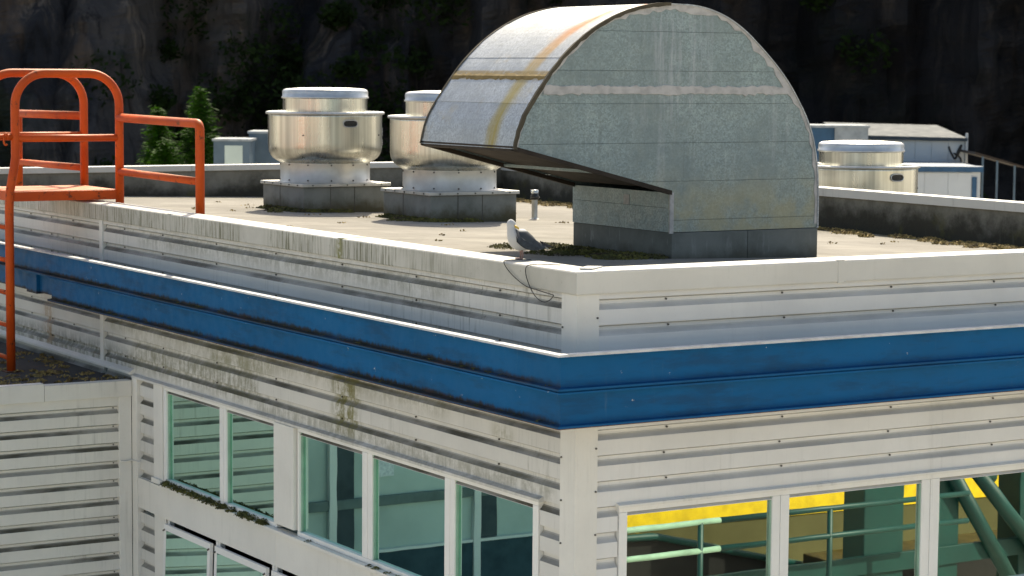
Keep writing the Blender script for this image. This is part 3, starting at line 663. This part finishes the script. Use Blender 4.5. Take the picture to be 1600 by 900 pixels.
# ------------------------------------------------------------------ exhaust fans
def fan(label, loc, curb_h=.40, rz=0):
    t = thing('exhaust_fan', label, 'exhaust fan', loc, 'upblast exhaust fans on the roofs')
    z = curb_h
    hs = .74
    box('curb', 'curb', t, (-hs, -hs, -.12), (hs, hs, z), .01)
    box('curb_cap', 'alu_plate', t, (-hs - .035, -hs - .035, z + .001), (hs + .035, hs + .035, z + .05), .006)
    for x in (-.28, .14): box('curb_seam', 'screw', t, (x, -hs - .004, -.05), (x + .012, -hs + .01, z - .002))
    box('curb_seam', 'screw', t, (-hs - .004, .1, -.05), (-hs + .01, .112, z - .002))
    MB().lathe([(.74, z + .052), (.735, z + .06), (.712, z + .07), (.71, z + .34), (.716, z + .36), (.70, z + .37)]).build('collar', 'alu_soft', t)
    prof = [(.712, z + .355), (.722, z + .36), (.745, z + .375), (.79, z + .40), (.835, z + .435), (.87, z + .48), (.893, z + .535), (.903, z + .60), (.905, z + .68), (.905, z + 1.09), (.908, z + 1.12)]
    MB().lathe(prof + [(.89, z + 1.12), (.885, z + .7), (.70, z + .42)], n=96).build('barrel', 'alu', t)
    MB().lathe([(.905, z + 1.115), (.938, z + 1.122), (.945, z + 1.14), (.938, z + 1.158), (.905, z + 1.163), (.885, z + 1.15), (.885, z + 1.115)], n=96).build('rim', 'alu_lid', t)
    MB().lathe([(.665, z + .75), (.67, z + 1.40)], n=80).build('drum', 'alu', t)
    MB().lathe([(.668, z + 1.365), (.69, z + 1.37), (.693, z + 1.395), (.678, z + 1.40), (.68, z + 1.47), (.668, z + 1.50), (.63, z + 1.518), (.40, z + 1.535), (0.001, z + 1.54)], n=80).build('lid', 'alu_lid', t)
    MB().lathe([(.885, z + .9), (.66, z + .9)], n=48).build('inner_deck', 'black', t)
    # oval louvre with bars
    a0 = math.radians(-91)
    def surf(da, zz, r=.908): return Vector((r * math.cos(a0 + da), r * math.sin(a0 + da), zz))
    ring = [surf(.133 * math.copysign(abs(math.cos(q)) ** .6, math.cos(q)), z + .985 + .055 * math.copysign(abs(math.sin(q)) ** .8, math.sin(q))) for q in [i * math.pi / 14 for i in range(28)]]
    up = [v * 1 + Vector((v.x, v.y, 0)).normalized() * .008 for v in ring]
    lv = MB().prism(ring, up).build('louvre', 'black', t)
    MB().tube([u + Vector((u.x, u.y, 0)).normalized() * .004 for u in up + up[:1]], .009, 6).build('louvre_rim', 'alu_lid', lv)
    for k in (-1, 0, 1): MB().tube([surf(-.12, z + .985 + k * .024, .920), surf(.12, z + .985 + k * .024, .920)], .004, 5).build('louvre_bar', 'screw', lv)
    sc = MB()
    for k in range(12):
        a = k * math.pi / 6 + .2
        for zz in (.09, .33): screw(sc, (.71 * math.cos(a), .71 * math.sin(a), z + zz), (math.cos(a), math.sin(a), 0), .013)
        if k % 3 == 1: screw(sc, (.905 * math.cos(a), .905 * math.sin(a), z + .80), (math.cos(a), math.sin(a), 0), .012)
    for k in range(5): screw(sc, (-.6 + k * .3, -hs - .035, z + .025), (0, -1, 0), .012); screw(sc, (-hs - .035, -.6 + k * .3, z + .025), (-1, 0, 0), .012)
    sc.build('screw_heads', 'screw', t, kind='stuff')
    for da0, zz, hh in ((1.02, .78, .13), (1.02, .63, .09)) if rz == 0 else ((-.75, .86, .08), (-.75, .75, .12)):
        pts = [surf(da0 + k * .02, 0, .911) for k in range(5)]
        MB().add([(p.x, p.y, z + zz) for p in pts] + [(p.x, p.y, z + zz + hh) for p in pts], [(i, i + 1, i + 6, i + 5) for i in range(4)]).build('label_plate', 'sticker', t)
    return t
fan('spun aluminium exhaust fan standing farthest left on the roof', (4.69, 14.77, roof_z(4.69)))
fan('spun aluminium exhaust fan half hidden behind the gooseneck hood', (5.50, 12.18, roof_z(5.5)), rz=1)
fan('exhaust fan beyond the right parapet, only its upper half showing', (12.12, 10.52, 6.90))
# ------------------------------------------------------------------ lower roof carrying the far fan
LB = thing('lower_building', 'lower flat-roofed block behind the right parapet, under the far fan', 'building', (0, 0, 0))
box('wall', 'shed_white', LB, (XE + .26, 3, 0), (19, 17, 6.80)); box('roof', 'roof', LB, (XE + .26, 3, 6.802), (19, 17, 6.90)); 
box('coping', 'coping_right', LB, (18.8, 3, 6.902), (19.05, 17, 7.0), .01)

# vent pipe
vp = thing('vent_pipe', 'thin grey vent pipe with a black collar on the roof', 'vent pipe', (6.98, 12.12, roof_z(6.98)))
MB().lathe([(.075, 0), (.05, .012), (.046, .03), (.046, .32)], n=20).build('pipe', 'alu_plate', vp)
MB().lathe([(.05, .30), (.066, .305), (.066, .36), (.056, .37), (.056, .41), (.05, .412)], n=20).build('collar', 'black', vp)
MB().lathe([(.058, .40), (.06, .45), (.001, .455)], n=20).build('cap', 'alu_lid', vp)
MB().tube([(-.066, 0, .335), (-.085, -.02, .33), (.0, -.07, .345), (.085, -.01, .335)], .007, 6).build('clamp', 'screw', vp)

# ------------------------------------------------------------------ orange roof access platform
A_ = thing('roof_access_ladder', 'orange tubular step-over ladder and guard rails crossing the parapet', 'ladder', (0, 0, 0))
def arc_pts(c, r, a0, a1, ex, ey, n=10):
    c = Vector(c); ex = Vector(ex); ey = Vector(ey)
    return [c + ex * r * math.cos(a0 + (a1 - a0) * i / n) + ey * r * math.sin(a0 + (a1 - a0) * i / n) for i in range(n + 1)]
X_, Y_, Z_ = (1, 0, 0), (0, 1, 0), (0, 0, 1)
TR = .062
YB = 14.35
for y in (12.94, YB):
    pts = [(.50, y, roof_z(.5) - .02), (.50, y, 9.35)] + arc_pts((.05, y, 9.37), .45, 0, math.pi / 2, X_, Z_) + arc_pts((-.59, y, 9.37), .45, math.pi / 2, math.pi, X_, Z_) + [(-1.04, y, 8.65), (-1.06, y, 8.52), (-1.13, y, 8.15), (-1.14, y, 7.9), (-1.14, y, 5.62)]
    MB().tube(pts, TR, 14).build('hoop', 'orange', A_)
    MB().tube([(-1.04, y, 8.91), (.50, y, 8.91)], .052, 12).build('mid_rail', 'orange', A_)
    box('skirt', 'orange', A_, (-1.10, y - .02 if y < 13 else y - .0, 8.03), (.47, y + .02, 8.165), .004)
    box('foot_plate', 'rust_edge', A_, (-1.24, y - .1, 5.636), (-1.04, y + .1, 5.65))
box('platform', 'orange', A_, (-1.06, 12.965, 8.135), (.46, YB - .005, 8.172), .005)
box('skirt', 'orange', A_, (-1.10, 12.965, 8.03), (-1.07, YB - .01, 8.165), .004)
for k in range(5): MB().tube([(-1.14, 12.94, 7.66 - k * .46), (-1.14, YB, 7.66 - k * .46)], .032, 10).build('rung', 'orange', A_)
for sg, y0, y1 in ((-1, 12.94, 10.07), (1, YB, YB + 2.9)):
    e = y1 - sg * .10
    MB().tube([(.50, y0, 9.195), (.50, e, 9.175)] + arc_pts((.50, e, 9.075), .10, math.pi / 2, 0, (0, sg, 0), Z_, 6)[1:] + [(.50, y1, roof_z(.5) - .02)], TR, 14).build('guard_rail', 'orange', A_)
    MB().tube([(.50, y0, 8.425), (.50, y1, 8.405)], .052, 12).build('lower_rail', 'orange', A_)
MB().tube([(-1.04, 12.94, 8.93), (-2.2, 12.94, 8.93)], .045, 10).build('ladder_grab_rail', 'orange', A_); MB().tube([(-2.2, 12.94, 8.93), (-2.2, 12.94, 5.62)], .045, 10).build('grab_post', 'orange', A_)
MB().tube(arc_pts((-1.19, 12.90, 8.90), .08, 0, 1.7 * math.pi, (0.4, 0, 0), Z_, 14), .014, 8).build('hook', 'orange', A_)

# ------------------------------------------------------------------ seagull
gl = thing('seagull', 'grey and white seagull standing on the coping near the corner', 'bird', (.27, 1.47, 8.003))
gl.rotation_euler = (0, 0, math.radians(163)); gl.scale = (1.06, 1.2, 1.14)
# local +x is where the bird faces
secs = [(-.175, .118, .014, .010), (-.145, .128, .038, .028), (-.10, .144, .066, .060), (-.045, .158, .090, .088), (.01, .172, .104, .108), (.055, .196, .098, .102), (.084, .236, .070, .070), (.096, .272, .044, .045), (.101, .300, .042, .044), (.106, .322, .043, .045), (.108, .342, .034, .032), (.108, .356, .016, .011)]
def loft(secs, n=18):
    mb = MB(); P3 = [Vector((x, 0, z)) for x, z, a, b in secs]; vs = []
    for i, (x, z, a, b) in enumerate(secs):
        T = (P3[min(i + 1, len(secs) - 1)] - P3[max(0, i - 1)]).normalized(); U = Vector((0, 1, 0)); V = T.cross(U)
        vs += [P3[i] + U * a * math.cos(2 * math.pi * k / n) + V * b * math.sin(2 * math.pi * k / n) for k in range(n)]
    m = len(secs)
    fs = [(i * n + k, i * n + (k + 1) % n, (i + 1) * n + (k + 1) % n, (i + 1) * n + k) for i in range(m - 1) for k in range(n)] + [tuple(range(n))[::-1], tuple((m - 1) * n + k for k in range(n))]
    return mb.add(vs, fs, True)
M['feather_white'] = plain('feather_white', (.60, .60, .60), .85, var=.08, sc=40); M['feather_grey'] = plain('feather_grey', (.036, .043, .05), .85, var=.2, sc=30)
M['feather_black'] = plain('feather_black', (.025, .025, .028), .8); M['beak'] = plain('beak', (.62, .40, .05), .5); M['leg_pink'] = plain('leg_pink', (.32, .19, .16), .7)
t = NT('gull_plumage'); tc = t.n('TexCoord').outputs['Object']; q3 = t.sep(tc)
mk = t.math('MULTIPLY', t.ramp(t.math('SUBTRACT', q3[2], t.math('MULTIPLY', q3[0], .75)), .168, .184), t.math('MULTIPLY', t.ramp(q3[2], .245, .262, 1, 0), t.ramp(q3[0], .052, .066, 1, 0)))
M['plumage'] = t.done(t.mix(mk, (.46, .46, .455), (.036, .043, .05)), .85)
bd = loft(secs).build('body', 'plumage', gl); md = bd.modifiers.new('smooth', 'SUBSURF'); md.levels = md.render_levels = 1
for s in (-1, 1):   # folded wings hug the flanks and cross over the tail
    mb = MB(); nx, nz = 14, 7; vs = []
    for i in range(nx + 1):
        f = i / nx; x = .078 - .30 * f; zt = .272 - .13 * f - .022 * f * f; hgt = .135 * math.sin(math.pi * min(1, .22 + .78 * f)) ** .7 * (1 - .35 * f) + .006
        for j in range(nz + 1):
            q = j / nz; y = (.042 + .080 * math.sin(math.pi * .5 * q) * (1 - .66 * f) + .014 * (1 - f)); vs.append((x, s * y, zt - hgt * q))
    inn = [(x, y * .72, z - .004) for x, y, z in vs]; k = len(vs)
    fs = [(i * (nz + 1) + j, i * (nz + 1) + j + 1, (i + 1) * (nz + 1) + j + 1, (i + 1) * (nz + 1) + j) for i in range(nx) for j in range(nz)]
    wg = MB().add(vs + inn, fs + [tuple(q + k for q in f[::-1]) for f in fs], True).build('wing', 'feather_grey', gl)
    MB().prism([(-.19, s * .030, .160), (-.23, s * .020, .145), (-.30, s * .006, .108), (-.22, s * .034, .105)], [(-.19, s * .046, .160), (-.23, s * .036, .143), (-.305, s * .012, .108), (-.22, s * .046, .105)]).build('wing_tip', 'feather_black', wg)
    MB().tube([(.005, s * .034, .13), (.010, s * .034, .09), (-.004, s * .034, .045), (.004, s * .034, .006)], [.014, .0085, .0075, .008], 8).build('leg', 'leg_pink', gl)
    lg = gl.children[-1]
    for a in (-.45, 0, .45): MB().tube([(.0, s * .034, .008), (.052 * math.cos(a), s * .034 + .052 * math.sin(a), .005)], [.007, .004], 6).build('toe', 'leg_pink', lg)
MB().prism([(-.16, -.03, .126), (-.16, .03, .126), (-.255, .028, .098), (-.255, -.028, .098)], [(-.16, -.03, .116), (-.16, .03, .116), (-.255, .028, .092), (-.255, -.028, .092)]).build('tail', 'feather_white', gl)
# head turned over its left shoulder towards the viewer: bill points sideways and a little back
hd = Vector((-.62, .68, -.40)).normalized(); hc = Vector((.105, 0, .316))
MB().tube([hc + hd * .034, hc + hd * .058, hc + hd * .085, hc + hd * .098 + Vector((0, 0, -.008))], [.013, .011, .009, .002], 8).build('bill', 'beak', gl)
for sd in (-1, 1):
    e = hc + hd * .014 + hd.cross(Vector((0, 0, 1))).normalized() * sd * .030 + Vector((0, 0, .010))
    MB().lathe([(.001, -.005), (.0045, -.002), (.0045, .002), (.001, .005)], e, 8).build('eye', 'black', gl)

# ------------------------------------------------------------------ loose cable on the coping
def smooth(pts, n=8):
    P_ = [Vector(p) for p in pts]; out = []
    for i in range(len(P_) - 1):
        p0, p1, p2, p3 = [P_[max(0, min(len(P_) - 1, i + k))] for k in (-1, 0, 1, 2)]
        for s in range(n):
            q = s / n; out.append(.5 * ((2 * p1) + (-p0 + p2) * q + (2 * p0 - 5 * p1 + 4 * p2 - p3) * q * q + (-p0 + 3 * p1 - 3 * p2 + p3) * q ** 3))
    return out + [P_[-1]]
MB().tube(smooth([(.28, 1.30, 8.012), (.05, 1.33, 8.014), (-.045, 1.29, 8.0), (-.05, 1.15, 7.90), (-.048, .88, 7.80), (-.046, .62, 7.772), (-.05, .40, 7.755), (-.055, .34, 7.745), (-.06, .42, 7.69), (-.06, .54, 7.672), (-.055, .70, 7.73), (-.05, .84, 7.87), (-.045, .86, 7.985), (.02, .78, 8.013), (.2, .62, 8.012)]), .0045, 8).build('loose_cable', 'rubber', label='thin black cable looped over the coping beside the gull', category='cable')

# ------------------------------------------------------------------ moss and litter
def clump(mb, x, y, z, r, n, rnd, hgt=.05, s=.018):
    for _ in range(n):
        a, q = rnd.uniform(0, 6.283), rnd.random() ** .6 * r
        p = Vector((x + math.cos(a) * q * 1.3, y + math.sin(a) * q, z + hgt * (1 - (q / r) ** 2) * rnd.random() + .006))
        u = Vector((rnd.uniform(-1, 1), rnd.uniform(-1, 1), rnd.uniform(-.3, 1))).normalized() * s * rnd.uniform(.6, 1.5); v = u.orthogonal().normalized() * s * rnd.uniform(.4, 1)
        mb.add([p - u, p + v, p + u, p - v], [(0, 1, 2, 3)])
rn = random.Random(11)
def roofmoss(name, label, spots_, m='moss', s=.018, hgt=.05):
    mb = MB()
    for x, y, r, n in spots_: clump(mb, x, y, roof_z(x), r, n, rn, hgt, s)
    mb.build(name, m, kind='stuff', label=label, category='moss' if m == 'moss' else 'leaf litter')
roofmoss('moss', 'moss growing along the curb of the leftmost fan', [(3.9, 14.0 + .15 * i, .16, 260) for i in range(9)] + [(4.0 + i * .13, 13.95, .11, 160) for i in range(6)] + [(3.6, 14.4, .12, 120), (3.4, 13.9, .1, 90)])
roofmoss('moss', 'moss growing along the curb of the half hidden fan', [(4.7, 11.45 + .15 * i, .16, 260) for i in range(9)] + [(4.8 + i * .13, 11.37, .12, 160) for i in range(6)] + [(4.35, 11.7, .14, 150)])
roofmoss('moss', 'moss bed at the foot of the gooseneck hood by the gull', [(3.75 - rn.random() * .7, 4.0 + rn.random() * 2.2, .2, 300) for i in range(26)] + [(2.6 + rn.random(), 4.6 + rn.random() * 1.7, .16, 150) for i in range(10)])
roofmoss('dead_leaves', 'dry leaves and moss along the foot of the far parapets', [(10.35 - abs(rn.gauss(0, .25)), rn.uniform(4, 18.8), rn.uniform(.06, .2), 60) for i in range(110)] + [(rn.uniform(6.5, 10.3), 18.8 - abs(rn.gauss(0, .3)), rn.uniform(.08, .22), 80) for i in range(45)], 'leaves', .03, .04)
roofmoss('roof_litter', 'small scattered twigs and moss tufts on the sunlit roof', [(rn.uniform(.6, 10), rn.uniform(5, 18), rn.uniform(.02, .10), 9) for i in range(40)], 'leaves', .02, .02)
mb = MB()
for i in range(90): clump(mb, rn.uniform(-2.2, -.1), rn.uniform(11.4, 15), 5.636, rn.uniform(.03, .14), 25, rn, .03, .02)
mb.build('roof_litter', 'leaves', kind='stuff', label='brown debris on the dark wing roof by the ladder foot', category='leaf litter')
mb = MB()
for i in range(46):
    y = rn.uniform(6.7, 10.0); clump(mb, -.06 + rn.uniform(-.02, .03), y, 4.392, .07, 90, rn, .06, .012)
for i in range(14): clump(mb, -.06, rn.uniform(.8, 5.9), 4.392, .04, 30, rn, .025, .010)
mb.build('moss', 'moss', kind='stuff', label='dark moss lumps along the sill of the two-pane window', category='moss')
mb = MB()
for i in range(140):
    y = rn.uniform(-.4, 13); z = rn.choice((6.625, 6.975)); clump(mb, -.515, y, z, .025, 8, rn, .022, .008)
mb.build('moss', 'moss', kind='stuff', label='grime and moss lying in the flanges of the blue beams', category='moss')

# ------------------------------------------------------------------ background structures
def oriented(name, label, cat, px, depth, group=None):
    o = thing(name, label, cat, spot(px, depth), group); o.rotation_euler = (0, 0, math.atan2(RT.y, RT.x)); return o
# local x = to the right, y = away
u = oriented('utility_cabin', 'small blue-grey cabin with a lighter panel behind the back parapet', 'cabin', -10.3, 84)
box('wall', 'blue_grey', u, (-.45, 0, 0), (.85, 2, 7.35)); box('roof', 'grey_roof', u, (-.5, -.05, 7.352), (.9, 2.05, 7.43)); box('panel', 'ghost', u, (-.05, -.03, 5.9), (.6, -.002, 7.2), .01)
u = oriented('utility_cabin', 'taller blue-grey cabin next to the leftmost exhaust fan', 'cabin', -9.6, 86)
box('wall', 'blue_grey', u, (-.1, 0, 0), (1.6, 2, 7.58)); box('roof', 'grey_roof', u, (-.15, -.05, 7.582), (1.65, 2.05, 7.66))
u = oriented('plant_box', 'grey and blue box-shaped plant room beside the hood', 'plant room', 11.1, 84)
box('wall', 'shed_blue', u, (-.3, 0.0, 0), (.55, 2, 8.0)); box('wall', 'grey_roof', u, (.552, -.1, 0), (1.75, 2, 8.0)); box('roof', 'grey_roof', u, (-.35, -.15, 8.002), (1.8, 2.05, 8.09))
M['shed_roof'] = plain('shed_roof', (.04, .055, .068), .8)
u = oriented('long_shed', 'long white shed with a pale roof and a black scrawl at its end', 'shed', 12.4, 86)
box('wall', 'shed_white', u, (0, 0, 0), (4.35, 6, 7.55))
for k in range(7): box('wall_panel', 'shed_white', u, (.05 + k * .615, -.03, 0), (.05 + k * .615 + .605, -.002, 7.5), .006)
MB().prism([(-.1, -.2, 7.56), (4.4, -.2, 7.50), (4.4, -.2, 7.62), (-.1, -.2, 7.70)], [(-.1, 6, 7.9), (4.4, 6, 7.84), (4.4, 6, 7.96), (-.1, 6, 8.04)]).build('roof', 'shed_roof', u)
box('downpipe', 'shed_white', u, (4.36, -.1, 0), (4.45, 0, 7.8))
MB().tube(smooth([(3.75, -.05, 7.30), (3.85, -.05, 7.05), (4.0, -.05, 6.85), (4.1, -.05, 7.15), (4.22, -.05, 7.35), (4.1, -.05, 7.0), (3.95, -.05, 7.05), (4.2, -.05, 6.85), (4.22, -.05, 6.4)]), .035, 6).build('scrawl', 'black', u)
u = oriented('blue_roofed_shed', 'white shed with a blue roof edge and blue door', 'shed', 14.3, 82)
box('wall', 'shed_white', u, (-.6, 0, 0), (2.25, 4, 6.52))
for k in range(3): box('wall_panel', 'shed_white', u, (-.55 + k * .83, -.03, 0), (-.55 + k * .83 + .82, -.002, 6.5), .006)
box('roof', 'shed_blue', u, (-.7, -.15, 6.522), (2.33, 4.1, 6.72), .01); box('door', 'shed_blue', u, (1.95, -.06, 4.4), (2.12, -.031, 6.35), .01)
u = oriented('lean_to', 'open lean-to with thin white posts beside the blue-roofed shed', 'shelter', 16.9, 83)
MB().prism([(-.35, 0, 7.12), (1.5, 0, 6.62), (1.5, 0, 6.68), (-.35, 0, 7.2)], [(-.35, 3, 7.12), (1.5, 3, 6.62), (1.5, 3, 6.68), (-.35, 3, 7.2)]).build('roof', 'bark', u)
for x, h in ((-.1, 7.1), (.42, 6.9), (1.05, 6.72)): box('post', 'blue_grey', u, (x, .05, 0), (x + .07, .12, h))

# ------------------------------------------------------------------ dockside structures seen mirrored in the windows
q = thing('retaining_wall', 'tan concrete wall with a yellow band, mirrored in the right-hand windows', 'wall', (0, 0, 0))
box('wall', 'tan', q, (9, -18.6, 0), (30, -18.0, 1.18), .01); MB().prism([(9, -18.62, 1.19), (9 + 0, -17.98, 1.19), (9, -17.98, 2.9), (9, -18.62, 2.9)], [(30, -18.62, .86), (30, -17.98, .86), (30, -17.98, 2.9), (30, -18.62, 2.9)]).build('band', 'yellow', q)
rl_ = thing('dock_railing', 'green steel railing mirrored in the right-hand windows', 'railing', (0, 0, 0))
for z in (2.57, 2.09): MB().tube([(6, -12, z), (10.6, -12, z)], .05, 10).build('rail', 'lit_green', rl_); MB().tube([(10.61, -12, z), (16, -12, z - .03)], .05, 10).build('rail', 'green_steel', rl_)  # left lengths paler: sunlight painted in, the rest plain green steel
for x in (7.8, 10.2, 12.9, 15.3): MB().tube([(x, -12, 0), (x, -12, 2.57)], .05, 10).build('post', 'green_steel', rl_)
gr = thing('steel_gantry', 'green steel gantry with diagonal braces mirrored in the right-hand windows', 'gantry', (0, 0, 0))
for x in (14.5, 16.2, 18.2): box('column', 'green_steel', gr, (x, -13.6, 0), (x + (.9 if x < 15 else .5), -13.0, 6.0 if x < 15 else 5.0), .02)
for a, b in (((16.3, -12.9, 2.9), (18.0, -12.9, .5)), ((16.8, -12.8, 2.85), (18.6, -12.8, 1.0)), ((15.3, -12.9, 3.2), (17.4, -12.9, 2.6))): MB().tube([a, b], .14, 12).build('brace', 'green_steel', gr)
box('dark_block', 'black', gr, (15.5, -16, 0), (27, -15, .78), .02); box('beam', 'green_steel', gr, (10.5, -13.05, 1.05), (19, -12.95, 1.38), .01)  # low dark block added to cover the bright ground in the reflection
rp = thing('shadow_wedge', 'added dark wedge standing in for a diagonal shadow mirrored in the right-hand windows', 'ramp', (0, 0, 0))  # dark prism added in place of a shadow slanting across the wall
MB().prism([(8, -16.2, 0), (17.4, -16.2, 0), (12.2, -16.2, 1.35), (8, -16.2, 1.5)], [(8, -17.2, 0), (17.4, -17.2, 0), (12.2, -17.2, 1.35), (8, -17.2, 1.5)]).build('wedge_side', 'black', rp); MB().tube([(17.4, -16.15, .06), (12.2, -16.15, 1.41), (8, -16.15, 1.56)], .07, 8).build('wedge_tube', 'green_steel', rp)
bb = thing('rendered_block', 'plain grey-green block mirrored in the left-hand windows', 'building', (0, 0, 0))
box('wall', 'ghost', bb, (-13, 16, 0), (-3.3, 19, 6.5)); box('roof', 'grey_roof', bb, (-13.1, 15.9, 6.502), (-3.2, 19.1, 6.7))
M['plinth'] = plain('plinth_teal', (.03, .07, .09), .8)
box('plinth_band', 'plinth', bb, (-13, 15.94, .9), (-5.9, 15.998, 1.75), .01); box('plinth_edge', 'frame', bb, (-13, 15.92, 1.752), (-5.9, 15.998, 1.80)); box('string_course', 'room', bb, (-13, 15.93, 2.55), (-3.3, 15.998, 2.72), .01)
for x in (-5.4, -8.2): box('pilaster', 'frame', bb, (x, 15.9, 0), (x + .14, 15.998, 6.45), .01); box('recess', 'room_floor', bb, (x - .34, 15.95, 1.81), (x - .02, 15.998, 6.45))
for x in (-6.5, -8.1): box('window_pane', 'sticker', bb, (x, 15.96, 3.05), (x + .55, 15.998, 3.35))
